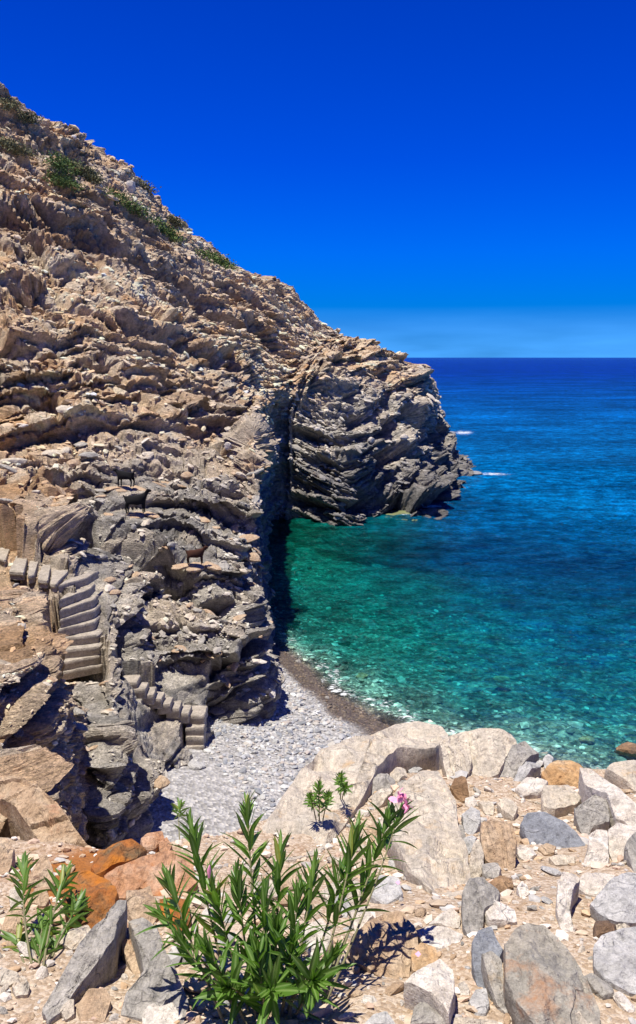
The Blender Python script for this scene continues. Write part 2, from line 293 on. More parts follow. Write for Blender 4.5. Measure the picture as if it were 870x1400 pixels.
def resample(n0, n, axis):
    S = np.linspace(0, NET.shape[0] - 1, 240); T = np.linspace(0, NET.shape[1] - 1, 140); P = surf(S, T); x, y, d = project(P)
    vis = (x > -60) & (x < 930) & (y > -60) & (y < 1300)
    st_ = np.hypot(np.diff(x, axis=axis), np.diff(y, axis=axis)); v = vis[1:] if axis == 0 else vis[:, 1:]
    w_ = np.where(v, np.minimum(st_, 14), 0); s3 = np.linalg.norm(np.diff(P, axis=axis), axis=-1)
    q = w_.max(axis=1 - axis) * .5 + w_.mean(axis=1 - axis) + .04 * s3.mean(axis=1 - axis) + .15
    cum = np.concatenate([[0], np.cumsum(q)]); p = S if axis == 0 else T
    return np.interp(np.linspace(0, cum[-1], n), cum, p)
NS, NT = 960, 765
Sv = resample(0, NS, 0); Tv = resample(0, NT, 1)
P = surf(Sv, Tv)
def normals(P):
    a = np.gradient(P, axis=0); b = np.gradient(P, axis=1); n = np.cross(a, b); n /= np.linalg.norm(n, axis=-1, keepdims=True) + 1e-9; return n
Nn = normals(P)
if Nn[NS // 3, NT // 2, 2] < 0: Nn = -Nn
SS, TT = np.meshgrid(Sv, Tv, indexing='ij')
head = ss(12.0, 13.2, SS); near = 1 - ss(3.2, 4.5, SS); upz = ss(9, 15, P[..., 2] + .25 * (P[..., 0] + 10) + 0 * head)
low = 1 - ss(3.0, 8.0, P[..., 2])
X, Y, Z = P[..., 0], P[..., 1], P[..., 2]
kx = .12 + .60 * upz; hk = ss(11.4, 14.6, SS); kx = kx * (1 - hk) + hk * (-.46 + .62 * ss(5.5, 10, Z) + .25 * pn(P, 7, 77)); kx = kx - near * .12
H = Z + kx * (X + 8 * (1 - hk) - 6 * hk) - .05 * Y
H = H + .75 * pn(P, 9, 3) + .22 * pn(P, 3.0, 5) + .055 * pn(P, 1.0, 9) + .018 * pn(P, .33, 2)
scree = ss(.05, .45, pn(P, 7, 21) + .25 * upz - .45 * low - .5 * near)
ruff = .65 + .7 * np.clip(pn(P, 5, 31) + .35, 0, 1)
def layer(T_, Wd, seed, rot):
    q = H / T_ + .35 * perlin(H / (T_ * 3.1), X / (T_ * 9), Y / (T_ * 9) + seed); Lr = np.floor(q); f = q - Lr
    ca, sa = math.cos(rot), math.sin(rot); r0 = hsh(Lr, Lr * 0 + seed)
    a = (X * ca + Y * sa) / (T_ * Wd) + r0 * 9 + .3 * pn(P, T_ * 2.2, seed); b = (-X * sa + Y * ca) / (T_ * Wd * 1.2) + r0 * 5 + .3 * pn(P, T_ * 2.6, seed + 4)
    ia, ib = np.floor(a), np.floor(b); r1 = hsh(Lr, ia, ib, Lr * 0 + seed)
    led = perlin(Lr * 7.31 + seed, a * .45, b * .45)
    fa = a - ia; fb = b - ib; ed = np.minimum(np.minimum(fa, 1 - fa), np.minimum(fb, 1 - fb)) * Wd
    prof = np.clip(f / .22, 0, 1) ** .7 * np.clip((1.04 - f) / .12, 0, 1) ** .6
    blk = (1.15 * led + .8 * (r1 - .5)) * prof - .55 * (1 - prof) - .42 * (1 - np.clip(ed / .2, 0, 1))
    am = .55 + .9 * hsh(Lr, Lr * 0 + seed + 9) ; saw = np.where(f < .74, f / .74 - .5, .5 - (f - .74) / .26) * T_ * am * (.8 + .5 * led) * (.75 + .5 * r1)
    return blk, r0, r1, f, saw
b1, c1_, r1a, f1, w1 = layer(1.35, 2.0, 3, .5); b2, c2_, r2a, f2, w2 = layer(.50, 2.4, 8, .9); b3, c3_, r3a, f3, w3_ = layer(.21, 3.0, 15, .2); b4, c4_, r4a, f4, w4_ = layer(.10, 3.0, 25, .7)
A1 = .34 * ruff * (1 - .65 * scree) * (1 + .25 * near); A2 = .30 * ruff * (1 - .45 * scree); A3 = .15
nearw = 1 - ss(12, 24, np.linalg.norm(P - CAM, axis=-1)); rid = lambda q, sd: np.abs(pn(P, q, sd))
disp = A1 * b1 * (1 - .5 * nearw) + A2 * b2 + A3 * b3 + .06 * nearw * b4 + .10 * (.3 - rid(.8, 130)) + .09 * (.3 - rid(.36, 132)) + .06 * (.3 - rid(.17, 134)) - .85 * ss(.24, .55, pn(P, 2.3, 140)) * (1 - .5 * upz) - 1.7 * head * ss(.18, .5, pn(P, 3.4, 143)) * (1 - ss(6, 8.5, P[..., 2])) + (.36 + .7 * head) * pn(P, 6.5 - 2.5 * head, 40) * (1 - .4 * upz) + .10 * pn(P, 2.2, 44) + scree * (.12 * pn(P, .5, 51) + .06 * pn(P, .22, 55))
dist = np.linalg.norm(P - CAM, axis=-1)
disp *= np.clip(dist / 16, .8, 1.25)
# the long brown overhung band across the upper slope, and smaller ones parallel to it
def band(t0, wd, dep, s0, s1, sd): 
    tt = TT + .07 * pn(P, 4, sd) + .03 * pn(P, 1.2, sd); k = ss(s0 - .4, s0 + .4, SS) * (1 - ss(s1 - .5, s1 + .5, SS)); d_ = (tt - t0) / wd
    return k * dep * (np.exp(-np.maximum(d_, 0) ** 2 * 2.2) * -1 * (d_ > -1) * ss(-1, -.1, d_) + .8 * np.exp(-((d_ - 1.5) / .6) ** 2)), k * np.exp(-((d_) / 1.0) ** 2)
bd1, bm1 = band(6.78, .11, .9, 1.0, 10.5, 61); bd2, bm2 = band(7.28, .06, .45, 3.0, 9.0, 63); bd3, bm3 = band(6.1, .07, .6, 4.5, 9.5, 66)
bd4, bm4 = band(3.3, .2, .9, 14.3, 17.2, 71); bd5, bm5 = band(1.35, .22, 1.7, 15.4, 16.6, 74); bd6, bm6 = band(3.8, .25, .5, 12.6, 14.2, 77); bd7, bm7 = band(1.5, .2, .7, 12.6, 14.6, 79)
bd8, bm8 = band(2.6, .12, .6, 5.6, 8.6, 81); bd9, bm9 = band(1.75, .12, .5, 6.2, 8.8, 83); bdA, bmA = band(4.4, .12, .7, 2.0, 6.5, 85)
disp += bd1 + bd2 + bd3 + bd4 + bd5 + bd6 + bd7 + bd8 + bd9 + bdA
Dn = Nn + np.array([0, -.18, 0]); Dn[..., 2] *= .8; Dn /= np.linalg.norm(Dn, axis=-1, keepdims=True)
nh = np.linalg.norm(Nn[..., :2], axis=-1); cot = np.clip(Nn[..., 2] / (nh + 1e-3), 0.12, 1.7); Hn = np.concatenate([Nn[..., :2] / (nh[..., None] + 1e-6), np.zeros_like(nh)[..., None]], -1)
saw = ((.42 + .5 * head) * w1 * (1 - .5 * scree) * (1 - .8 * nearw) + (1.0 + .45 * nearw - .45 * head) * w2 * (1 - .35 * scree) + 1.35 * w3_ + .9 * nearw * w4_) * cot
spur = np.maximum(ss(8.3, 9, SS) * (1 - ss(12.6, 13.4, SS)), ss(16.3, 17.3, SS) * .5); disp = disp * (1 - .3 * spur); saw = saw * (1 - .45 * spur)
bx0, by0, _d = project(P)
damp = 1 - .85 * np.maximum(ss(48, 62, bx0) * (1 - ss(150, 168, bx0)) * ss(752, 770, by0) * (1 - ss(925, 945, by0)), ss(160, 172, bx0) * (1 - ss(285, 300, bx0)) * ss(915, 925, by0) * (1 - ss(1035, 1050, by0))) * (dist < 30)
damp = damp * (1 - .6 * np.maximum(ss(145, 160, bx0) * (1 - ss(205, 220, bx0)) * ss(640, 650, by0) * (1 - ss(710, 722, by0)), ss(245, 255, bx0) * (1 - ss(288, 298, bx0)) * ss(742, 750, by0) * (1 - ss(778, 790, by0))))
disp = disp * damp; saw = saw * damp
P2 = P + Hn * saw[..., None] + Dn * disp[..., None] + Nn * (.025 * pn(P, .11, 91))[..., None]
# sit the two flights of steps into the rock
STEPS_UP = [((78,801),(119,790)),((80,821),(123,805)),((81,835),(128,820)),((81,848),(130,834)),((79,861),(130,850)),((73,874),(135,868)),((73,891),(136,884)),((72,908),(137,896)),((75,921),(140,908))]
def stepz(i): return 4.62 - .205 * i
x_, y_, d_ = project(P2)
for (l, r), i in zip(STEPS_UP, range(9)):
    zt = stepz(i); a_ = atz(*l, zt); b_ = atz(*r, zt)
    xm = (P2[..., 0] > min(a_[0], b_[0]) - .12) & (P2[..., 0] < max(a_[0], b_[0]) + .12); y0 = min(a_[1], b_[1]) - .12
    mk = xm & (P2[..., 1] > y0) & (P2[..., 1] < y0 + .75) & (dist < 26)
    P2[..., 2] = np.where(mk, np.minimum(P2[..., 2], zt - .09), P2[..., 2])
kx_ = ss(-40, 0, x_) * (1 - ss(140, 150, x_)) * (1 - ss(17.75, 19.5, P2[..., 1]) * (x_ < 66)) * ((P2[..., 1] < 17.75) | (x_ < 66)) * np.where(x_ < 66, ss(14, 15.5, P2[..., 1]), ss(11.5, 13, P2[..., 1])); zc = 10 - P2[..., 1] * .425 + np.maximum(68 - x_, 0) / 68 * 1.3 + np.maximum(P2[..., 1] - 17.75, 0) * 1.2 + .25 * disp
P2[..., 2] = P2[..., 2] - kx_ * np.maximum(P2[..., 2] - zc, 0)
for i, (cx, cy) in enumerate([(84, 788), (62, 783), (45, 775), (27, 770), (3, 756)]):
    zt = 4.68 + .07 * i; c = atz(cx, cy, zt); mk = (abs(P2[..., 0] - c[0]) < .42) & (P2[..., 1] > c[1] - 1.6) & (P2[..., 1] < c[1] + .6); P2[..., 2] = np.where(mk, np.minimum(P2[..., 2], zt - .08 - .4 * np.maximum(c[1] - .3 - P2[..., 1], 0)), P2[..., 2])
# lower steps: (px,py of tread centre, width px, tread depth m, z)
STEPS_LOW = [(178,928,26,.35,2.75),(190,938,24,.35,2.6),(202,945,22,.35,2.45),(214,951,20,.34,2.3),(226,958,20,.36,2.15),(238,964,20,.36,2.0),(250,970,22,.4,1.85),(268,972,30,.46,1.72),(268,990,28,.34,1.5),(268,1003,27,.32,1.3),(268,1016,27,.32,1.1),(269,1028,26,.3,.95)]
for (cx, cy, wp, td, zt) in STEPS_LOW:
    c = atz(cx, cy, zt); hw = wp / 2 / F * c[1] + .08
    mk = (abs(P2[..., 0] - c[0]) < hw) & (P2[..., 1] > c[1] - td * .8 - .25) & (P2[..., 1] < c[1] + td * .8) & (dist < 24)
    P2[..., 2] = np.where(mk, np.minimum(P2[..., 2], zt - .07), P2[..., 2])
# colour: each bed and block has its own rock colour
PAL = np.array([(.50,.39,.275),(.44,.32,.21),(.37,.255,.155),(.60,.50,.38),(.29,.195,.12),(.46,.39,.31),(.47,.285,.15),(.54,.44,.33)], np.float32)
GRY = np.array([(.36,.325,.28),(.28,.26,.23),(.45,.41,.35),(.22,.205,.185),(.34,.31,.27),(.17,.16,.15),(.41,.35,.28),(.31,.28,.245)], np.float32)
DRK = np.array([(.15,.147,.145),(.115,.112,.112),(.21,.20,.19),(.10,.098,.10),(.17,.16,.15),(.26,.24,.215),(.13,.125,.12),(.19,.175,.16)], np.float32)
def pick(pal, r): r = np.clip(r, 0, .9999) * len(pal); return pal[r.astype(int)]
rr = np.mod(c1_ * .37 + r2a * .55 + .35 * c3_ + .15 * r3a, 1)
warm = .45 * pick(PAL, rr) + .3 * pick(PAL, r2a) + .25 * pick(PAL, r3a)  # the rock's own tan, cream and brown colours
gr = .5 * pick(GRY, rr) + .3 * pick(GRY, r2a) + .2 * pick(GRY, r3a); dk = .5 * pick(DRK, rr) + .3 * pick(DRK, r2a) + .2 * pick(DRK, r3a)
wg = (1 - ss(3.0, 9.0, Z + 3.2 * pn(P, 6, 101) + 2.0 * near - 2.0 * head)) * (1 - .75 * near); wg = np.maximum(wg, .75 * ss(.15, .6, pn(P, 3.5, 103)) * (1 - .4 * upz))
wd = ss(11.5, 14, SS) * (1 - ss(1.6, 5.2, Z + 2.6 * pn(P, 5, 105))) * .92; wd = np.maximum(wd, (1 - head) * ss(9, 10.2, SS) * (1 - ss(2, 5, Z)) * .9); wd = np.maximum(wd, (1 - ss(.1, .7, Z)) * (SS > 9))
C = warm * (1 - wg[..., None]) + gr * wg[..., None]; bm = np.clip(bm1 + .8 * bm2 + .6 * bm3, 0, 1)[..., None] * .75; C = C * (1 - bm) + np.array([.17, .115, .075]) * bm
och = (near * ss(.0, .5, pn(P, 2.0, 107)) * .7)[..., None]; C = C * (1 - och) + np.array([.40, .24, .12]) * och
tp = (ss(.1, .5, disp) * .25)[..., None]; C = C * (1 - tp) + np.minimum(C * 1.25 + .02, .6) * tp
C = C * np.array([1.50, 1.49, 1.43]) * (1 + .22 * pn(P, .7, 109) + .12 * pn(P, 12, 111))[..., None]
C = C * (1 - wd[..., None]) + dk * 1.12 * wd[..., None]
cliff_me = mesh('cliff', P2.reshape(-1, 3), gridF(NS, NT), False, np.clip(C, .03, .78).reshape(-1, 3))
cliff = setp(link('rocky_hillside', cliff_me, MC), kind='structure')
bpy.context.view_layer.update()
Nf = normals(P2); Nf = Nf if (Nf[NS // 3, NT // 2, 2] > 0) else -Nf
def hit(px, py):
    d = Vector(ray(px, py)); d.normalize(); ok, loc, nrm, _ = cliff.ray_cast(Vector(CAM), d)
    return (loc, nrm) if ok else (None, None)

# ------------------------------------------------------------------ low-poly stones (shared variants)
def ico(sub=0):
    import bmesh
    bm_ = bmesh.new(); bmesh.ops.create_icosphere(bm_, subdivisions=sub + 1, radius=1); bm_.verts.ensure_lookup_table()
    V = np.array([v.co[:] for v in bm_.verts]); Fc = np.array([[v.index for v in f.verts] for f in bm_.faces]); bm_.free(); return V, Fc
ICO0 = ico(0); ICO1 = ico(1)
def angular(V, k=7, seed=0, flat=1.0):
    r = np.random.default_rng(seed); V = V.copy(); s = np.full(len(V), 9.)
    for _ in range(k):
        n = r.normal(size=3); n /= np.linalg.norm(n); c = r.uniform(.55, .85); dt = V @ n; s = np.where(dt > 1e-3, np.minimum(s, c / np.maximum(dt, 1e-3)), s)
    s = np.minimum(s, 1.05); V = V * s[:, None]; V[:, 2] *= flat; return V
def scatter(name, pts, size, nrm, cols, mat, base=ICO0, flat=(.35, .7), k=8, seed=1, parent=None, align=None, long=(1, 1.6)):
    r = np.random.default_rng(seed); n = len(pts); vars_ = [angular(base[0], 6, seed * 31 + i) for i in range(k)]
    bv, bf = base; nv = len(bv); vi = r.integers(0, k, n); VV = np.stack(vars_)[vi] * 1.0
    sc = np.stack([size * r.uniform(*long, n), size * r.uniform(.7, 1.1, n), size * r.uniform(*flat, n)], -1)
    VV = VV * sc[:, None, :]; an = r.uniform(0, 6.283, n) if align is None else align + r.normal(0, .35, n)
    ca, sa = np.cos(an), np.sin(an); x = VV[..., 0] * ca[:, None] - VV[..., 1] * sa[:, None]; y = VV[..., 0] * sa[:, None] + VV[..., 1] * ca[:, None]; z = VV[..., 2]
    # tilt to normal (plus jitter)
    nn = nrm + r.normal(0, .16, (n, 3)); nn /= np.linalg.norm(nn, axis=1, keepdims=True)
    t1 = np.cross(np.array([0., 1, 0]), nn); t1 /= np.linalg.norm(t1, axis=1, keepdims=True) + 1e-9; t2 = np.cross(nn, t1)
    VV = x[..., None] * t1[:, None] + y[..., None] * t2[:, None] + z[..., None] * nn[:, None] + pts[:, None]
    FF = bf[None] + (np.arange(n) * nv)[:, None, None]
    me = mesh(name, VV.reshape(-1, 3), FF.reshape(-1, 3), False, np.repeat(cols, nv, 0))
    return setp(link(name, me, mat, parent), kind='stuff')

# ------------------------------------------------------------------ beach, seabed, foreground slope
def yw(x): return np.interp(x, [-12, -3, -1, .3, 1.5, 3.2, 7.5, 14, 30, 60], [40, 30, 26, 23.1, 21.2, 19.5, 17.2, 15, 12, 8])
def low_ground(x, y):
    v = y - yw(x)
    z = np.where(v < 0, -.085 * v - .02 * np.minimum(v + 4, 0) * 0, -.10 * v - .0028 * np.maximum(v - 6, 0) ** 2 * (1 - np.exp(-np.maximum(v - 6, 0) / 30)) - .0)
    z = np.where(v > 0, np.interp(v, [0, 2, 5, 10, 20, 35, 60, 120], [0, -.22, -.55, -1.15, -2.4, -4.2, -8.5, -20]) - .0, z)
    z = np.minimum(z, 1.25 + .02 * (-v))
    cove = np.exp(-(((x + 0) / 7) ** 2)) * ss(8, 22, v); z = z * (1 - .35 * cove)
    return z + .05 * perlin(x / 3, y / 3, 0 * x) + np.where(v > 3, .22, .02) * perlin(x / 1.3, y / 1.3, 0 * x + 4) * np.where(v > 1, 1, 1)
xs = np.concatenate([np.linspace(-16, -5, 14)[:-1], np.linspace(-5, 10, 150)[:-1], np.linspace(10, 60, 40)])
vs = np.linspace(-24, 1.2, 190); Xg, Vg = np.meshgrid(xs, vs, indexing='ij'); Yg = Vg + yw(Xg); Zg = low_ground(Xg, Yg)
bme = mesh('beach', np.stack([Xg, Yg, Zg], -1).reshape(-1, 3), gridF(*Xg.shape), True, None, {'wet': (ss(-2.3, -1.3, Vg + .8 * perlin(Xg / 1.1, Yg / 1.1))).ravel()})
setp(link('shingle_beach', bme, MBEACH), kind='structure')
vs2 = np.concatenate([np.linspace(1.2, 40, 220)[:-1], np.linspace(40, 300, 40)]); Xs, Vs = np.meshgrid(xs, vs2, indexing='ij'); Ys = Vs + yw(Xs); Zs = low_ground(Xs, Ys)
setp(link('seabed', mesh('seabed', np.stack([Xs, Ys, Zs], -1).reshape(-1, 3), gridF(*Xs.shape)), MSEA), kind='structure')
# foreground slope
def crest(x): return np.interp(x, [-9, -3.0, -1.8, -1.2, -.5, .2, .9, 1.6, 2.6, 4, 8], [5.3, 4.8, 4.4, 4.3, 4.6, 5.4, 6.2, 6.7, 6.3, 6.0, 6.0])
def mound(x, y):
    yc = crest(x); z = 8.4 - .30 * np.minimum(y, yc) - .98 * np.maximum(y - yc - .1, 0) - .0
    z = z + .05 * perlin(x / .9, y / .9, 0 * x) + .03 * perlin(x / .3, y / .3, 0 * x + 3) + .12 * perlin(x / 2.6, y / 2.6, 0 * x + 8)
    z = z + .35 * ss(1.6, 3.5, -x - .3 * (y - 3)) * ss(2.5, 4.5, y) * 0
    return z
xm = np.linspace(-7, 9, 270); ym = np.concatenate([np.linspace(-6, 1.8, 20)[:-1], np.linspace(1.8, 9, 220)[:-1], np.linspace(9, 17, 50)])
Xm, Ym = np.meshgrid(xm, ym, indexing='ij'); Zm = mound(Xm, Ym) + .008 * perlin(Xm / .07, Ym / .07)
rustm = ss(.0, 1, np.exp(-(((Xm + 1.35) / .42) ** 2 + ((Ym - 4.0) / .5) ** 2)) * 1.3 + .6 * perlin(Xm / .25, Ym / .25) - .2)
setp(link('rocky_ground', mesh('ground', np.stack([Xm, Ym, Zm], -1).reshape(-1, 3), gridF(*Xm.shape), True, None, {'rust': rustm.ravel()}), MSOIL), kind='structure')
def ground_hit(px, py, y1=12.):
    d = ray(px, py); ys = np.linspace(1.2, y1, 1400); Pp = CAM + d[None] * (ys / d[1])[:, None]; g = mound(Pp[:, 0], Pp[:, 1])
    k = np.nonzero(Pp[:, 2] < g)[0]; return Pp[k[0]] if len(k) else atz(px, py, 8.4 - .3 * 6.5)

# sea
def polar():
    rr_ = np.concatenate([np.linspace(14, 80, 300)[:-1], np.geomspace(80, 24000, 90)]); an = np.linspace(R(-62), R(62), 230)
    A, Rr = np.meshgrid(an, rr_, indexing='ij'); return Rr * np.sin(A), Rr * np.cos(A) , A.shape
xw, yww, shp = polar()
gz = -low_ground(xw, yww); dpt = np.maximum(gz, 0) + ss(60, 140, yww) * 12 + ss(14, 40, abs(xw) ) * ss(0, 10, yww - yw(xw)) * 1.0
wz = (.045 * perlin(xw / 2.6, yww / 1.2) + .03 * perlin(xw / .9, yww / .55, 0 * xw + 2)) * np.clip((yww - yw(xw)) / 5, .12, 1) * (yww < 400)
v_ = yww - yw(xw)
foam = .6 * np.exp(-((v_ - 1.3 - 1.1 * perlin(xw / 1.7, yww / 1.7)) / 1.2) ** 2) * ss(-2.5, -.5, xw) * (1 - .75 * ss(2.6, 5.5, xw))
foam = np.maximum(foam, .95 * np.exp(-((v_ - .45 - .55 * perlin(xw / 1.3, yww / 1.3)) / .2) ** 2) * ss(-2.5, -1.5, xw) * ss(-.3, .1, perlin(xw / 2.2 + 5, yww / 2.2)))
def blob(p, rx, ry, a): return a * np.exp(-(((xw - p[0]) / rx) ** 2 + ((yww - p[1]) / ry) ** 2))
foam = np.maximum.reduce([foam, blob(atz(588, 692, 0), 1.3, .8, 1.0), blob(atz(610, 688, 0), .8, 1.0, .55), blob(atz(672, 648, 0), 2.4, 1.3, .75), blob(atz(633, 591, 0), 1.8, 5, .9), blob(atz(560, 703, 0), 1.5, .5, .7)])
green = (1 - ss(-2.0, 9.0, xw + .9 * perlin(xw / 4, yww / 6) * 2 + .06 * (yww - 40))) * (1 - ss(48, 66, yww))
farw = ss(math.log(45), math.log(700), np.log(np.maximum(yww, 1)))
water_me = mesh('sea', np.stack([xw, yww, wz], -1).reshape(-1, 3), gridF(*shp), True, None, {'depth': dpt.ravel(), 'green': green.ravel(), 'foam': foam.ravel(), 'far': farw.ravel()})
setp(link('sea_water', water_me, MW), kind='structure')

# ------------------------------------------------------------------ pebbles and gravel
def cols_from(pal, n, r, jit=.12): c = np.array(pal)[r.integers(0, len(pal), n)]; return np.clip(c * (1 + r.normal(0, jit, (n, 1))), .02, .8)
r = np.random.default_rng(5)
n = 15500; px_ = r.uniform(-5, 9, n); v = -12 + 13.2 * r.random(n) ** .8; py_ = v + yw(px_); keep = (mound(px_, py_) < low_ground(px_, py_) + .1); px_, py_, v = px_[keep], py_[keep], v[keep]
n = len(px_); wet = ss(-2.2, -1.2, v + .8 * perlin(px_ / 1.1, py_ / 1.1)); cc = cols_from([(.50, .49, .48), (.42, .42, .43), (.58, .57, .54), (.34, .345, .36), (.54, .50, .44), (.28, .29, .31), (.62, .62, .60), (.48, .42, .37)], n, r)
cc = cc * (1 - wet[:, None]) + cc * np.array([.42, .34, .27]) * wet[:, None]
sz = np.exp(r.normal(-3.05, .38, n)) * np.where(v > -2.5, .6, 1.0)
scatter('beach_pebbles', np.stack([px_, py_, low_ground(px_, py_) + sz * .2], -1), sz, np.tile([0, 0, 1.], (n, 1)), cc * .8, MTW, seed=3)
n = 3600; px_ = r.uniform(-3, 16, n); v = 1 + 20 * r.random(n) ** 1.5; py_ = v + yw(px_); cc = cols_from([(.30, .30, .26), (.18, .18, .15), (.55, .52, .44), (.12, .12, .10), (.66, .62, .50), (.25, .22, .16)], n, r)
sz = np.exp(r.normal(-2.75, .5, n)); scatter('seabed_stones', np.stack([px_, py_, low_ground(px_, py_) + sz * .1], -1), sz, np.tile([0, 0, 1.], (n, 1)), cc, MTW, seed=4)
n = 14000; px_ = r.uniform(-3.2, 5.0, n); py_ = 2.0 + 7.0 * r.random(n) ** 1.05; z = mound(px_, py_); patch = perlin(px_ / .5, py_ / .5, 0 * px_ + 7); keep = patch > r.uniform(-.75, .2, n); px_, py_, z = px_[keep], py_[keep], z[keep]; n = len(px_)
sz = np.exp(r.normal(-4.75, .5, n)); cc = cols_from([(.55, .44, .33), (.48, .36, .25), (.62, .54, .45), (.44, .30, .18), (.40, .36, .32), (.56, .40, .30)], n, r)
scatter('gravel', np.stack([px_, py_, z + sz * .25], -1), sz, np.tile([0, .29, 1.], (n, 1)), cc, MT, seed=6)

n = 3200; px_ = r.uniform(-3.2, 5.0, n); py_ = 2.0 + 5.6 * r.random(n); keep = py_ < crest(px_) + .2; px_, py_ = px_[keep], py_[keep]; n = len(px_); z = mound(px_, py_)
sz = np.exp(r.normal(-3.75, .35, n)); cc = cols_from([(.60, .50, .39), (.50, .39, .28), (.68, .61, .52), (.46, .33, .21), (.42, .40, .37), (.58, .42, .31)], n, r)
scatter('stone_chips', np.stack([px_, py_, z + sz * .2], -1), sz, np.tile([0, .29, 1.], (n, 1)), cc, MT, seed=7)

# ------------------------------------------------------------------ slabs and blocks lying on the hillside
r = np.random.default_rng(21)
pxv, pyv, dv = project(P2); vis = (pxv > -20) & (pxv < 660) & (pyv > 100) & (pyv < 1150) & (TT > 1.2) & (TT < 8.1) & (Nf[..., 2] > .35) & (dist > 9)
ii = np.argwhere(vis); ii = ii[r.permutation(len(ii))]
# keep off the steps and the goats
def off(px, py): return not ((60 < px < 150 and 765 < py < 925) or (165 < px < 290 and 915 < py < 1040) or (150 < px < 215 and 630 < py < 715) or (250 < px < 300 and 735 < py < 790))
slab_meshes = []
for k in range(10):
    V = angular(ICO1[0], 9, 400 + k); V = V * np.array([1.25, .8, .34 + .05 * (k % 4)]); slab_meshes.append(mesh('rock_slab', V, ICO1[1], False)); slab_meshes[-1].materials.append(ROCK[['tan', 'cream', 'grey', 'tan', 'white', 'grey', 'tan', 'cream', 'tan', 'grey'][k]])
cnt = 0; bx_, bs_, bn_, bc_ = [], [], [], []
for (i, j) in ii[:13000]:
    p = P2[i, j]; 
    if not off(pxv[i, j], pyv[i, j]): continue
    nn = Nf[i, j]; dd = dist[i, j]
    if cnt < 280 and dd < 34:
        s = (.007 + .009 * r.random() ** 2) * dd * .75; o = link('rock_slab', slab_meshes[r.integers(0, 10)], None, cliff); o.location = p + nn * s * .05
        q = Vector(nn).lerp(Vector((.1, 0, 1)), .45).to_track_quat('Z', 'Y'); o.rotation_mode = 'QUATERNION'; o.rotation_quaternion = q @ Vector((0, 0, 1)).rotation_difference(Vector((0, 0, 1))); o.rotation_quaternion = q @ Matrix.Rotation(r.uniform(-.5, .5) + (0 if r.random() < .7 else 1.5), 3, 'Z').to_quaternion()
        o.scale = (s * r.uniform(.8, 1.3), s * r.uniform(.7, 1.1), s * r.uniform(.6, 1.2)); cnt += 1
    else:
        bx_.append(p + nn * .02); bs_.append((.0014 + .0040 * r.random() ** 4) * dd); bn_.append(nn * .6 + np.array([.15, 0, .5])); bc_.append(np.clip(C[i, j] * r.uniform(.7, 1.12), .05, .6))
bx_, bs_, bn_, bc_ = map(np.array, (bx_, bs_, bn_, bc_))
scatter('loose_rubble', bx_, bs_, bn_ / np.linalg.norm(bn_, axis=1, keepdims=True), bc_, MT, flat=(.25, .6), seed=9, parent=cliff, long=(1, 1.9))

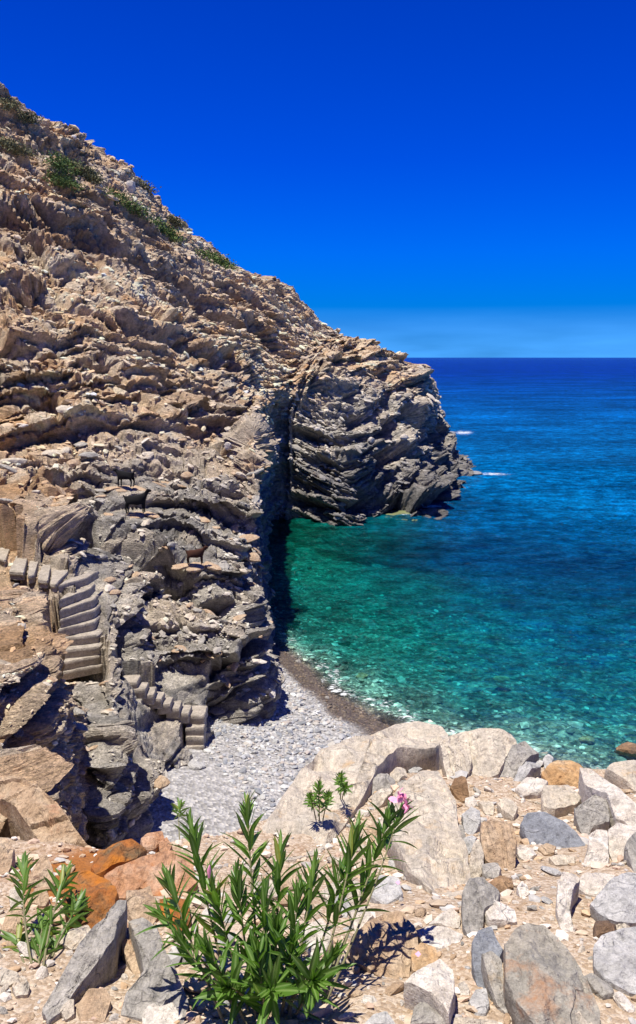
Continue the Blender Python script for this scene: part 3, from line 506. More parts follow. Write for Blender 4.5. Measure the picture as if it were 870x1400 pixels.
# ------------------------------------------------------------------ boulder builder
def inside_c(poly):
    A = np.array(poly, float); x, y = A[:, 0], A[:, 1]; x1, y1 = np.roll(x, -1), np.roll(y, -1); cr_ = x * y1 - x1 * y; a = cr_.sum() / 2
    return np.array([((x + x1) * cr_).sum() / (6 * a), ((y + y1) * cr_).sum() / (6 * a)])
def boulder(name, poly, mat, label, slope=.05, lift=.16, dome=.30, seed=0, cat='rock', name_y=None, strata=0, cut=.17, M_=None, hitf=ground_hit, yfix=None):
    """Closed rock: outline laid on its own plane in the place, domed and faceted above, steep sides down into the ground."""
    rr_ = np.random.default_rng(seed + 77); A = np.array(poly, float); size_px = np.sqrt(np.ptp(A[:, 0]) * np.ptp(A[:, 1]))
    lowest = A[np.argmax(A[:, 1])]; b0 = hitf(*(lowest * .75 + A.mean(0) * .25)) if yfix is None else at(*lowest, yfix)
    D = b0[1] / math.cos(PITCH) ; S = size_px / F * D
    p0 = b0 + np.array([0, 0, lift * S]); nrm = np.array([0, -slope, 1.]); nrm /= np.linalg.norm(nrm)
    # intersect outline rays with the plane
    P3 = []
    for q in A: d = ray(*q); t = ((p0 - CAM) @ nrm) / (d @ nrm); P3.append(CAM + d * t)
    P3 = np.array(P3); c = P3.mean(0); t2 = np.cross(nrm, np.array([1., 0, 0])); t1 = np.array([1., 0, 0]); L2 = np.stack([(P3 - c) @ t1, (P3 - c) @ t2], -1)
    cc_ = inside_c(L2); L2 = L2 - cc_; ext = np.sqrt(np.ptp(L2[:, 0]) * np.ptp(L2[:, 1]))
    Mn = M_ or int(np.clip(size_px * 1.1, 44, 180)); K = max(9, Mn // 4)
    # resample outline by arc length with jitter
    Q = np.vstack([L2, L2[:1]]); sl_ = np.concatenate([[0], np.cumsum(np.linalg.norm(np.diff(Q, axis=0), axis=1))]); t = np.linspace(0, sl_[-1], Mn, endpoint=False)
    E = np.stack([np.interp(t, sl_, Q[:, 0]), np.interp(t, sl_, Q[:, 1])], -1)
    for _ in range(1): E = (np.roll(E, 1, 0) + 6 * E + np.roll(E, -1, 0)) / 8
    so = seed * 3.7 + 1
    E = E * (1 + .035 * perlin(E[:, 0] / ext * 5 + so, E[:, 1] / ext * 5) + .02 * perlin(E[:, 0] / ext * 16, E[:, 1] / ext * 16 + so))[:, None]
    rad = np.linspace(0, 1, K + 1)[1:] ** .8; G = E[None] * rad[:, None, None]
    d = dome * ext; u = G / ext
    h = np.full(G.shape[:2], d)
    for k in range(10):
        an = rr_.uniform(0, 6.28); tl = rr_.uniform(.15, 1.1); cc2 = rr_.uniform(.35, 1.0) * d; h = np.minimum(h, cc2 - tl * d * 1.6 * (u[..., 0] * math.cos(an) + u[..., 1] * math.sin(an)))
    edge = (1 - rad)[:, None]; h = np.minimum(h, d * (1 - (1 - np.minimum(edge / cut, 1)) ** 2.2) + .0)
    h = np.maximum(h, -.15 * d)
    x3 = G[..., 0] / ext; y3 = G[..., 1] / ext
    fa_ = (1 - np.clip(1 - edge / .12, 0, 1)); h = h + ext * fa_ * (.07 * (.16 - np.abs(perlin(x3 * 3.4 + so, y3 * 3.4 + 9))) + .032 * (.16 - np.abs(perlin(x3 * 8 + so, y3 * 8 + 5))) + .02 * perlin(x3 * 3.2 + so, y3 * 3.2) + .022 * perlin(x3 * 9, y3 * 9 + so) + .009 * perlin(x3 * 24 + so, y3 * 24))
    if strata:
        an = strata; q = (x3 * math.cos(an) + y3 * math.sin(an)) * 11 + .6 * perlin(x3 * 2, y3 * 2 + so); h = h + ext * fa_ * .03 * (hsh(np.floor(q).astype(int), np.floor(q).astype(int) * 0 + seed) - .5) * 1.6
    top = c + (G[..., 0] + cc_[0])[..., None] * t1 + (G[..., 1] + cc_[1])[..., None] * t2 + h[..., None] * nrm
    gd = mound(E[:, 0] + c[0] + cc_[0], E[:, 1] + c[1] + cc_[1]) if hitf is ground_hit and yfix is None else None
    thick = max(.45 * ext, .08); sides = []
    nside = 7
    base_z = top[-1][:, 2] - thick if gd is None else np.minimum(top[-1][:, 2] - .12 * ext, gd - .06 - .08 * ext)
    cen = top[-1].mean(0)
    for k in range(1, nside + 1):
        f = k / nside; w3 = top[-1].copy(); sh = 1 - .03 * math.sin(f * 3.1) * -1 - .16 * f ** 1.5; w3[:, :2] = cen[:2] + (w3[:, :2] - cen[:2]) * (sh + .035 * perlin(E[:, 0] / ext * 7 + f * 5 + so, E[:, 1] / ext * 7 + f * 3))[:, None]; w3[:, 2] = top[-1][:, 2] * (1 - f) + base_z * f
        sides.append(w3)
    V = np.concatenate([(c + cc_[0] * t1 + cc_[1] * t2 + h[0].mean() * nrm)[None], top.reshape(-1, 3), np.array(sides).reshape(-1, 3)]); rings = len(V[1:]) // Mn
    i = np.arange(rings * Mn).reshape(rings, Mn) + 1; nxt = np.roll(i, -1, 1)
    quads = np.stack([i[:-1], i[1:], nxt[1:], nxt[:-1]], -1).reshape(-1, 4)
    cap = np.stack([np.zeros(Mn, int), i[0], nxt[0], nxt[0]], -1)
    # one extra bottom vertex
    V = np.vstack([V, V[i[-1]].mean(0)]); bot = np.stack([nxt[-1], i[-1], np.full(Mn, len(V) - 1), np.full(Mn, len(V) - 1)], -1)
    tri = np.concatenate([quads[:, [0, 1, 2]], quads[:, [0, 2, 3]], cap[:, :3], bot[:, :3]])
    org = V.mean(0); me = mesh(name, V - org, tri, True)
    me.set_sharp_from_angle(angle=R(22))
    o = link(name, me, ROCK[mat], None, org); setp(o, label, cat); return o

ROCKS = [
 # outline, material, label, options
 ([(328,1152),(350,1132),(372,1112),(415,1063),(455,1035),(500,1001),(540,984),(570,980),(600,985),(614,1000),(603,1012),(598,1030),(575,1037),(545,1042),(520,1062),(500,1090),(470,1122),(440,1152),(395,1165),(350,1165)],'cream','huge long cream marble slab sloping down to the beach behind the oleander tips',dict(slope=-.27,dome=.12,lift=.05,name='marble_slab')),
 ([(601,1012),(620,1003),(639,998),(646,1045),(640,1062),(628,1070),(614,1072),(607,1045)],'cream','narrow upright cream slab wedged between the long slab and the domed rock at the rim',dict(slope=.3,dome=.16,strata=.1)),
 ([(636,1001),(655,995),(680,996),(700,1004),(708,1016),(692,1040),(682,1065),(662,1070),(643,1058),(641,1030)],'cream','big smooth domed cream rock on the rim above the water',dict(slope=.3,dome=.2)),
 ([(681,1066),(690,1040),(702,1018),(718,1010),(739,1030),(722,1042),(707,1056),(700,1069)],'grey','grey angular rock leaning right of the domed cream rock',dict(slope=.25,dome=.3)),
 ([(700,1068),(712,1049),(735,1035),(741,1045),(725,1058),(708,1071)],'pale','thin pale grey slab propped against the grey angular rock',dict(dome=.3)),
 ([(742,1038),(750,1030),(757,1035),(755,1046),(745,1051)],'pale','small pale grey stone on the rim left of the ochre rock',{}),
 ([(740,1056),(758,1041),(781,1038),(793,1043),(802,1057),(800,1074),(789,1081),(773,1074),(752,1074)],'ochre','rough ochre yellow rock at the top of the pile on the rim',dict(slope=.3,dome=.35)),
 ([(704,1078),(719,1063),(750,1070),(746,1080),(740,1085),(715,1088)],'white','flat white slab below the thin pale slab and left of the ochre rock',dict(dome=.2,lift=.3)),
 ([(740,1082),(744,1073),(777,1071),(797,1093),(790,1105),(758,1115),(741,1106)],'cream','blocky cream rock with a rust spot under the ochre rock',dict(dome=.25,lift=.35,slope=.2)),
 ([(711,1128),(721,1111),(744,1109),(769,1123),(789,1138),(801,1156),(781,1160),(729,1160)],'slate','flat dark slate grey slab, the darkest stone of the pile',dict(dome=.1,lift=.2,slope=.1)),
 ([(785,1105),(814,1084),(827,1086),(835,1117),(834,1127),(810,1132),(804,1146),(795,1138)],'grey','striated grey block leaning beside the long white slab',dict(slope=.4,dome=.25,strata=1.0)),
 ([(793,1047),(808,1049),(824,1061),(845,1080),(870,1102),(890,1120),(890,1140),(870,1133),(853,1121),(843,1119),(830,1092),(812,1085),(801,1078)],'white','long white slab sloping to the right edge below the ochre rock',dict(dome=.18,slope=.15)),
 ([(826,1054),(839,1041),(870,1038),(905,1045),(905,1085),(870,1082),(850,1070)],'cream','pinkish cream layered rock on the rim at the far right',dict(dome=.25,strata=1.3)),
 ([(832,1132),(845,1121),(866,1128),(872,1145),(853,1172),(838,1176),(832,1160)],'white','white broken block below the long white slab',dict(dome=.3,lift=.3)),
 ([(806,1140),(816,1132),(831,1134),(833,1182),(815,1187),(797,1184),(803,1160)],'white','tall pale slab standing right of the dark slate slab',dict(dome=.2,slope=.2)),
 ([(853,1160),(870,1140),(895,1150),(895,1196),(868,1192)],'grey','grey rock half out of the frame below the white broken block',dict(dome=.3)),
 ([(680,1097),(690,1090),(702,1095),(709,1105),(703,1122),(690,1113)],'cream','cream wedge of stone above the gravel left of the dark slate slab',dict(lift=.3,dome=.3)),
 ([(735,1159),(748,1152),(761,1156),(758,1169),(745,1168)],'tan','small tan stone touching the lower edge of the dark slate slab',dict(lift=.3)),
 ([(750,1171),(765,1168),(787,1172),(786,1182),(760,1182)],'cream','small flat cream stone under the dark slate slab',dict(lift=.3,dome=.2)),
 ([(706,1160),(715,1154),(728,1160),(735,1170),(720,1178),(709,1171)],'white','small white stone below the left corner of the dark slate slab',dict(lift=.2)),
 ([(615,1076),(622,1061),(632,1060),(638,1073),(642,1086),(634,1094),(626,1088)],'brown','dark brown rounded stone at the foot of the narrow upright slab',dict(lift=.35,dome=.5)),
 ([(552,1068),(578,1050),(600,1052),(612,1075),(624,1100),(628,1130),(640,1165),(643,1200),(638,1224),(622,1245),(605,1241),(590,1217),(560,1192),(535,1152),(518,1130),(532,1098)],'cream','very large flat cream slab stained ochre in the middle of the pile',dict(dome=.07,lift=.05,slope=-.24,name='marble_slab')),
 ([(631,1113),(645,1100),(657,1112),(658,1130),(645,1141),(636,1136)],'pale','pale grey stone below the dark brown rounded stone',dict(lift=.25)),
 ([(621,1128),(632,1126),(637,1142),(631,1153),(624,1146)],'grey','small grey stone on the right edge of the very large cream slab',dict(lift=.2)),
 ([(632,1150),(645,1140),(653,1146),(646,1166),(636,1169)],'pale','small pale stone above the speckled cream wedge',dict(lift=.2)),
 ([(640,1190),(647,1152),(655,1144),(662,1165),(662,1188),(651,1206),(640,1203)],'cream','upright speckled cream wedge left of the brown striped slab',dict(slope=.3,lift=.2)),
 ([(636,1091),(648,1088),(653,1098),(645,1105),(636,1101)],'white','small white stone beside the dark brown rounded stone',{}),
 ([(654,1096),(665,1090),(676,1100),(675,1113),(664,1112)],'cream','small pinkish stone right of the dark brown rounded stone',dict(lift=.25)),
 ([(657,1125),(675,1122),(700,1125),(707,1150),(705,1185),(695,1196),(680,1182),(665,1176),(658,1150)],'tan','upright slab with brown and cream stripes in the middle of the pile',dict(slope=.35,dome=.2,strata=.05,lift=.2)),
 ([(533,1056),(543,1047),(555,1050),(557,1062),(545,1070),(535,1064)],'cream','round cream stone in front of the long marble slab',dict(lift=.3,dome=.4)),
 ([(557,1051),(568,1045),(578,1050),(571,1056),(560,1056)],'pale','small grey pebble right of the round cream stone',{}),
 ([(508,1090),(520,1081),(535,1077),(538,1086),(525,1096),(511,1106)],'cream','pinkish oblong stone just left of the pink flowers',dict(lift=.25,dome=.4)),
 ([(500,1077),(505,1061),(520,1056),(541,1066),(541,1077),(525,1083),(510,1086)],'grey','grey arched stone left of the round cream stone',dict(lift=.3,dome=.4)),
 ([(543,1071),(555,1065),(561,1071),(556,1078),(545,1077)],'grey','small grey stone tucked below the round cream stone',{}),
 ([(631,1225),(642,1210),(660,1201),(672,1212),(685,1222),(680,1236),(662,1247),(661,1262),(653,1278),(640,1276),(633,1262)],'grey','smooth grey boulder at the foot of the very large cream slab',dict(dome=.32,lift=.3)),
 ([(661,1245),(670,1235),(690,1236),(705,1243),(707,1259),(690,1262),(668,1262)],'white','white crystalline rock on top of the long grey wedge',dict(lift=.5,dome=.3)),
 ([(645,1290),(655,1270),(672,1264),(680,1285),(689,1302),(672,1342),(665,1357),(652,1346),(645,1320)],'slate','long dark grey wedge left of the rust spotted boulder',dict(dome=.2,lift=.12)),
 ([(658,1305),(672,1299),(686,1312),(690,1350),(695,1387),(680,1372),(668,1346)],'grey','thin grey wedge pressed against the rust spotted boulder',dict(dome=.3,lift=.3,slope=.2)),
 ([(586,1262),(603,1248),(618,1243),(631,1255),(628,1268),(612,1270),(600,1264)],'white','two lobed white stone below the very large cream slab',dict(lift=.25)),
 ([(568,1272),(590,1265),(615,1269),(634,1277),(626,1291),(600,1300),(580,1292)],'white','flat pinkish white rock above the small banded block',dict(dome=.12,lift=.1)),
 ([(562,1302),(575,1288),(596,1294),(601,1322),(592,1329),(564,1326)],'ochre','small square block banded white and orange by the tan boulder',dict(lift=.6,dome=.25,slope=.1)),
 ([(478,1292),(500,1263),(525,1245),(552,1243),(568,1270),(573,1290),(562,1310),(560,1332),(530,1340),(505,1322),(485,1312)],'tan','large tan boulder beside the oleander, shaded by its leaves',dict(dome=.25,lift=.15)),
 ([(552,1344),(575,1326),(602,1308),(620,1325),(623,1360),(614,1397),(600,1378),(590,1366)],'white','white boulder with a dark side under the small banded block',dict(dome=.2,lift=.45)),
 ([(560,1402),(567,1376),(585,1361),(600,1370),(613,1395),(613,1408)],'grey','grey pointed stone at the bottom edge under the white boulder',dict(dome=.35,lift=.2)),
 ([(585,1397),(610,1392),(680,1394),(690,1412),(580,1412)],'cream','flat cream slab cut off by the bottom edge',dict(dome=.15)),
 ([(640,1372),(650,1352),(665,1350),(670,1375),(665,1389),(650,1389)],'pale','pale oval slab below the long dark grey wedge',dict(lift=.2,dome=.2)),
 ([(627,1346),(635,1341),(643,1355),(640,1364),(630,1360)],'white','small bright white stone left of the long dark grey wedge',{}),
 ([(658,1182),(680,1178),(686,1190),(682,1203),(662,1202)],'grey','grey stone below the brown and cream striped slab',dict(lift=.25)),
 ([(670,1206),(685,1195),(700,1200),(703,1213),(690,1219),(675,1216)],'brown','brown cracked stone in the hollow right of the smooth grey boulder',dict(lift=.4)),
 ([(690,1292),(705,1268),(720,1258),(745,1262),(775,1290),(795,1320),(812,1355),(822,1385),(818,1412),(738,1418),(702,1372),(690,1330)],'rust','biggest boulder at lower right, grey with rust orange spots',dict(dome=.22,lift=.30,slope=.1,name='boulder')),
 ([(752,1408),(760,1380),(775,1366),(790,1366),(815,1385),(838,1412)],'cream','yellowish cream stone on the bottom edge in front of the rust spotted boulder',dict(dome=.35,lift=.45)),
 ([(812,1292),(822,1277),(850,1268),(885,1263),(905,1300),(895,1360),(862,1357),(825,1337),(812,1320)],'pale','large flat pale grey boulder at the right edge, lower of the two',dict(dome=.1,lift=.2,name='boulder')),
 ([(807,1233),(840,1200),(858,1190),(890,1195),(895,1258),(862,1260),(840,1257),(822,1249)],'pale','blue grey angular boulder at the right edge, upper of the two',dict(dome=.18,lift=.35,name='boulder')),
 ([(762,1212),(769,1192),(783,1194),(794,1201),(784,1220),(779,1248),(790,1279),(786,1286),(767,1267),(760,1240)],'white','long curved white rock like a fin on the gravel',dict(dome=.25,lift=.12)),
 ([(785,1209),(795,1198),(820,1191),(842,1195),(834,1212),(818,1226),(800,1222)],'white','white rock with a pink end bridging over the gravel',dict(dome=.2,lift=.45)),
 ([(811,1268),(818,1257),(832,1256),(843,1265),(841,1277),(825,1282),(813,1282)],'brown','round yellow brown stone between the two right edge boulders',dict(lift=.4,dome=.5)),
 ([(841,1263),(848,1252),(860,1251),(867,1262),(860,1271),(846,1273)],'cream','round cream stone between the two right edge boulders',dict(lift=.35,dome=.5)),
 ([(706,1216),(713,1204),(721,1209),(724,1222),(713,1228)],'white','small oval white pebble alone on the gravel',dict(lift=.35,dome=.5)),
 ([(797,1334),(808,1328),(822,1338),(838,1350),(840,1360),(825,1364),(812,1353)],'grey','narrow grey stone between the rust spotted boulder and the pale boulder',dict(lift=.25)),
 ([(57,1376),(80,1340),(110,1297),(128,1270),(145,1256),(150,1242),(161,1227),(173,1230),(172,1246),(162,1264),(158,1290),(138,1316),(100,1357),(82,1382),(65,1394)],'grey','long driftwood shaped grey stone slab lying diagonally at lower left',dict(dome=.2,lift=.2,name='stone_slab')),
 ([(162,1264),(170,1255),(181,1266),(188,1300),(196,1325),(185,1332),(167,1302)],'tan','narrow orange tinted stone right of the diagonal grey slab',dict(lift=.25)),
 ([(175,1260),(195,1254),(215,1270),(226,1300),(242,1330),(258,1370),(250,1402),(165,1388),(172,1360),(197,1332),(190,1300)],'grey','broad grey slab running down left of the oleander stems',dict(dome=.1,lift=.12,name='stone_slab')),
 ([(105,1377),(120,1351),(145,1350),(152,1366),(142,1397),(110,1397)],'tan','flat tan stone below the diagonal grey slab',dict(dome=.15,lift=.1)),
 ([(82,1381),(90,1365),(102,1366),(102,1386),(90,1393)],'cream','small upright cream stone touching the lower end of the diagonal slab',dict(lift=.4,dome=.4)),
 ([(142,1197),(170,1183),(200,1170),(235,1162),(262,1174),(270,1205),(245,1227),(212,1224),(190,1212),(175,1227),(160,1227),(150,1211)],'orange','large flat salmon orange slab left of the oleander',dict(dome=.08,lift=.12,slope=.1,name='stone_slab')),
 ([(88,1207),(97,1192),(115,1183),(128,1190),(148,1200),(163,1225),(156,1246),(140,1263),(120,1272),(95,1272),(88,1245)],'moss','bright rust orange rock beside the small oleander at left',dict(dome=.25,lift=.1)),
 ([(124,1192),(130,1168),(150,1158),(172,1154),(203,1162),(187,1178),(160,1190),(145,1199),(130,1202)],'moss','orange and mossy green stained rock behind the salmon slab',dict(dome=.35,lift=.1)),
 ([(172,1226),(185,1215),(205,1207),(211,1225),(217,1250),(205,1264),(185,1260),(173,1246)],'tan','pointed pale orange rock in front of the salmon slab',dict(dome=.45,lift=.25)),
 ([(218,1228),(240,1224),(258,1230),(262,1260),(245,1275),(222,1262)],'moss','rust orange rock half hidden behind the left shoots of the oleander',dict(dome=.2,lift=.1)),
 ([(36,1207),(50,1178),(62,1165),(72,1185),(77,1217),(60,1219),(45,1213)],'tan','leaning brown slab with an orange edge behind the small oleander',dict(slope=.7,dome=.25,lift=.2)),
 ([(-22,1062),(10,1066),(28,1070),(55,1086),(80,1105),(102,1133),(129,1160),(121,1184),(105,1176),(80,1153),(55,1149),(36,1130),(16,1107),(-22,1092)],'tan','huge tan slab slanting down from the left edge under the cliff',dict(yfix=5.9,slope=.15,dome=.22,strata=1.9,cut=.1,name='boulder')),
 ([(-8,1150),(12,1150),(21,1163),(12,1190),(-8,1197)],'tan','brown rock at the left edge below the slanting tan slab',dict(lift=.4)),
 ([(12,1216),(25,1207),(33,1220),(31,1239),(14,1240)],'cream','pinkish block behind the left shoots of the small oleander',dict(lift=.4)),
 ([(37,1237),(48,1213),(62,1211),(68,1228),(62,1238)],'tan','pinkish brown block between the two shoots of the small oleander',dict(lift=.4)),
 ([(0,1272),(12,1245),(30,1242),(39,1260),(25,1275)],'tan','pinkish brown rock left of the base of the small oleander',dict(lift=.3)),
 ([(-8,1336),(5,1323),(25,1330),(29,1339),(10,1347),(-8,1345)],'cream','flat cream stone at the left edge below the small oleander',dict(lift=.3)),
 ([(16,1351),(30,1332),(41,1345),(38,1359),(22,1362)],'cream','cream stone just right of the flat stone at the left edge',dict(lift=.3)),
 ([(81,1287),(98,1270),(120,1262),(128,1272),(116,1293),(98,1297)],'cream','cream stone at the foot of the bright rust orange rock',dict(lift=.3)),
 ([(192,1152),(200,1138),(222,1134),(226,1150),(210,1162),(195,1162)],'orange','orange block above the salmon slab, left of a pair',dict(lift=.4)),
 ([(217,1153),(228,1143),(236,1155),(229,1167),(218,1164)],'orange','small orange stone right of the orange block above the salmon slab',dict(lift=.4)),
 ([(195,1388),(205,1370),(240,1368),(250,1390),(230,1408),(195,1408)],'white','white stone on the bottom edge at the end of the broad grey slab',dict(lift=.15,dome=.15)),
 ([(438,1217),(460,1200),(490,1205),(502,1225),(480,1242),(450,1242)],'cream','cream rock seen between the oleander stems below the flower shoot',dict(lift=.2)),
 ([(456,1228),(470,1219),(479,1236),(474,1256),(460,1256)],'pale','upright grey stone between the oleander stems',dict(lift=.3,slope=.3)),
 ([(477,1244),(500,1236),(512,1255),(487,1277)],'white','white stone between the oleander and the large tan boulder',dict(lift=.2)),
 ([(368,1192),(385,1180),(405,1185),(412,1210),(385,1222)],'tan','tan stone behind the middle of the oleander',dict(lift=.2)),
 ([(342,1207),(372,1200),(380,1225),(350,1237)],'cream','cream stone behind the left half of the oleander',dict(lift=.2)),
 ([(408,1272),(440,1256),(457,1290),(430,1312)],'white','white stone low behind the oleander stems',dict(lift=.2)),
 ([(495,1403),(510,1387),(530,1384),(544,1403)],'pale','pale stone at the bottom edge in the shadow of the oleander',dict(lift=.3)),
 ([(296,1342),(330,1330),(347,1360),(320,1382),(298,1372)],'pale','pale slab under the lowest leaves of the oleander',dict(lift=.15)),
 ([(700,1145),(708,1142),(714,1150),(706,1156)],'tan','little tan stone at the left point of the dark slate slab',{}),
 ([(520,1195),(545,1200),(552,1225),(530,1240),(505,1225)],'pale','flat pale stone above the large tan boulder',dict(lift=.06,dome=.08)),
]
for k, (poly, mt, lab, opt) in enumerate(ROCKS):
    opt = dict(opt); nm = opt.pop('name', 'rock' if np.ptp(np.array(poly)[:, 0]) > 26 else 'stone'); boulder(nm, poly, mt, lab, seed=k, **opt)

# unnamed small stones strewn between the rocks
r = np.random.default_rng(33); small = []
for k in range(8):
    V = angular(ICO1[0], 9, 700 + k) * np.array([1.2, .85, .55 + .05 * (k % 3)]); me = mesh('small_stone', V, ICO1[1], False); me.materials.append(ROCK[['cream', 'white', 'tan', 'pale', 'cream', 'grey', 'tan', 'white'][k]]); small.append(me)
def poly_dist(px, py):
    best = 1e9
    for q in ROCKS:
        A = np.array(q[0], float); B_ = np.roll(A, -1, 0); p = np.array([px, py]); d = B_ - A; t = np.clip(((p - A) * d).sum(1) / (d * d).sum(1), 0, 1); dd = np.linalg.norm(A + d * t[:, None] - p, axis=1).min()
        ins = (((A[:, 1] > py) != (B_[:, 1] > py)) & (px < (B_[:, 0] - A[:, 0]) * (py - A[:, 1]) / (B_[:, 1] - A[:, 1] + 1e-9) + A[:, 0])).sum() % 2
        if ins: return -dd
        best = min(best, dd)
    return best
taken = []
placed = [o for o in COL.objects if o.get('category') == 'rock' and o.get('label') and o.type == 'MESH']
for k in range(285):
    px_ = r.uniform(470, 880) if k % 5 < 3 else r.uniform(0, 300) if k % 5 == 3 else r.uniform(0, 480); py_ = r.uniform(1070, 1395)
    if px_ < 480: py_ = r.uniform(1180, 1395)
    for _ in range(12):
        pd = min([poly_dist(px_, py_)] + [math.hypot(px_ - a, py_ - b) - c for a, b, c in taken])
        if pd > 3: break
        px_ += r.normal(0, 22); py_ = min(max(py_ + r.normal(0, 18), 1075 if px_ > 480 else 1180), 1396)
    spx = min(max(pd * .85, 3.5), 17) * r.uniform(.6, 1.0); taken.append((px_, py_, spx))
    p = ground_hit(px_, py_, 9); s = spx / F * p[1] * 1.15
    o = link('small_stone', small[r.integers(0, 8)]); o.location = (p[0], p[1], p[2] + s * .25); o.rotation_euler = (r.normal(-.25, .2), r.normal(0, .2), r.uniform(0, 6.28)); o.scale = (s * r.uniform(.8, 1.5), s, s)
    nb = min(placed, key=lambda q: (q.location - o.location).length); ref = nb['label']
    for sp_ in (' with ', ' below ', ' under ', ' on ', ' in ', ' at ', ' beside ', ' left ', ' right ', ' behind ', ' between ', ' sloping ', ' leaning ', ' lying ', ' wedged ', ' propped ', ' half ', ' standing ', ' touching ', ' like ', ' bridging ', ' cut ', ' pressed ', ' seen ', ' running ', ' above ', ' just ', ' tucked ', ' slanting ', ' of ', ' alone ', ' by ', ' low ', ' stained ', ', '): ref = ref.split(sp_)[0]
    hue = ['cream', 'white', 'tan', 'pale grey', 'cream', 'grey', 'tan', 'white'][small.index(o.data)]
    nx2, ny2, _q = project(np.array(nb.location)); ddx, ddy = px_ - nx2, py_ - ny2; pos = ('right of' if ddx > 0 else 'left of') if abs(ddx) > abs(ddy) else ('below' if ddy > 0 else 'above')
    setp(o, f"{'tiny' if spx < 5.5 else 'small' if spx < 10 else 'medium sized'} {hue} stone on the gravel just {pos} the " + ' '.join(ref.split()[:4]), 'stone', 'small loose stones on the gravel')

# stones on the beach, at the tide line and offshore
def beach_hit(px, py):
    d = ray(px, py); ys = np.linspace(13, 40, 1500); Pp = CAM + d[None] * (ys / d[1])[:, None]; k = np.nonzero(Pp[:, 2] < low_ground(Pp[:, 0], Pp[:, 1]))[0]; return Pp[k[0]] if len(k) else Pp[-1]
def small_rock(px, py, wpx, mat, label, hitf=beach_hit, flat=.55, sub=.2, seed=0, hpx=None):
    p = hitf(px, py); V = angular(ICO1[0], 12, 900 + seed); V = V + .06 * np.stack([perlin(V[:, 0] * 2.3 + seed, V[:, 1] * 2.3, V[:, 2] * 2.3)] * 3, -1); s = wpx / 2 / F * p[1]
    V = V * s * np.array([1, .85, flat]); me = mesh('rock', V, ICO1[1], False); o = link('rock', me, ROCK[mat], None, (p[0], p[1], p[2] + s * flat * (1 - 2 * sub) * .6)); o.rotation_euler = (0, .08, seed * 1.3 % .7); setp(o, label, 'rock'); return o
small_rock(268, 1047, 34, 'pale', 'flat pale grey slab on the shingle at the foot of the lower steps', flat=.3, seed=1)
small_rock(457, 1024, 9, 'tan', 'small pinkish stone on the shingle beside the long marble slab', seed=2)
small_rock(408, 905, 12, 'grey', 'grey stone at the wave edge near the cliff shadow', seed=3)
small_rock(447, 955, 9, 'grey', 'dark stone on the wet shingle strip', seed=4)
small_rock(495, 926, 22, 'ochre', 'orange brown stone under the foam line', seed=5, flat=.4)
def sea_rock(px, py, wpx, mat, label, seed, z=-.05, flat=.4, ry=.7):
    p = atz(px, py, z); V = angular(ICO1[0], 12, 950 + seed); s = wpx / 2 / F * p[1]; V, f = V * s * np.array([1, ry, flat]), ICO1[1]
    o = link('rock', mesh('rock', V, f, False), ROCK[mat], None, tuple(p)); setp(o, label, 'rock')
sea_rock(803, 1012, 26, 'ochre', 'submerged yellowish rock just off the rim', 1, -.25)
sea_rock(858, 1024, 50, 'brown', 'brown wet rock breaking the surface at the right edge', 2, -.02, .45)
sea_rock(688, 928, 28, 'ochre', 'submerged ochre rock in the middle of the bay', 3, -.35, .3)
sea_rock(650, 647, 26, 'slate', 'black wet rock awash at the tip of the headland', 4, .1, .3)
sea_rock(619, 592, 12, 'slate', 'small black rock in the surf behind the headland', 5, .2, .4)
o = boulder('rock_shelf', [(500,712),(530,700),(560,694),(600,690),(618,692),(610,702),(570,712),(530,718)], 'moss', 'flat yellow green rock shelf awash below the headland', yfix=47.7, slope=0, dome=.03, lift=.0, seed=300, hitf=lambda x, y: atz(x, y, .05)); o.data.materials.clear(); o.data.materials.append(mat_flat('wet_algae_shelf', (.20, .21, .09), (.10, .12, .06), 1.5, .5)); o.location.z += .12 - max(v.co.z for v in o.data.vertices) - o.location.z

# ------------------------------------------------------------------ steps cut and laid in the rock
MSTEP = mat_rock('worn_step_stone', (.40, .345, .275), (.29, .25, .20), (.46, .40, .33), None, False)
def slab(name, corners, th, parent, seed=0, mat=MSTEP):
    rr_ = np.random.default_rng(seed); Q = np.array(corners); c = Q.mean(0); n = 40; L = np.vstack([Q, Q[:1]]); s_ = np.concatenate([[0], np.cumsum(np.linalg.norm(np.diff(L, axis=0), axis=1))]); t = np.linspace(0, s_[-1], n, endpoint=False)
    E = np.stack([np.interp(t, s_, L[:, k]) for k in range(3)], -1) - c; E = (np.roll(E, 1, 0) + 3 * E + np.roll(E, -1, 0)) / 5; E[:, :2] *= (1 + .07 * perlin(E[:, 0] * 5 + seed * 3.1, E[:, 1] * 5))[:, None]
    rings = []
    for f, dz in ((.35, 0), (.7, 0), (.93, 0), (1.0, -.025), (1.02, -th * .4), (.97, -th * .6), (1.0, -th)):
        w3 = E * np.array([f, f, 1]); w3[:, 2] = E[:, 2] + dz + .02 * perlin(w3[:, 0] * 4 + seed, w3[:, 1] * 4) ; rings.append(w3)
    V = np.concatenate([np.zeros((1, 3)), np.array(rings).reshape(-1, 3), [[0, 0, -th]]]); i = np.arange(len(rings) * n).reshape(-1, n) + 1; x = np.roll(i, -1, 1)
    tri = np.concatenate([np.stack([i[:-1], i[1:], x[1:]], -1).reshape(-1, 3), np.stack([i[:-1], x[1:], x[:-1]], -1).reshape(-1, 3), np.stack([i[0] * 0, i[0], x[0]], -1), np.stack([x[-1], i[-1], i[-1] * 0 + len(V) - 1], -1)])
    me = mesh(name, V, tri, True); me.set_sharp_from_angle(angle=R(40)); o = link(name, me, mat, parent); o.location = Vector(c) - (parent.location if parent else Vector((0, 0, 0))); return o
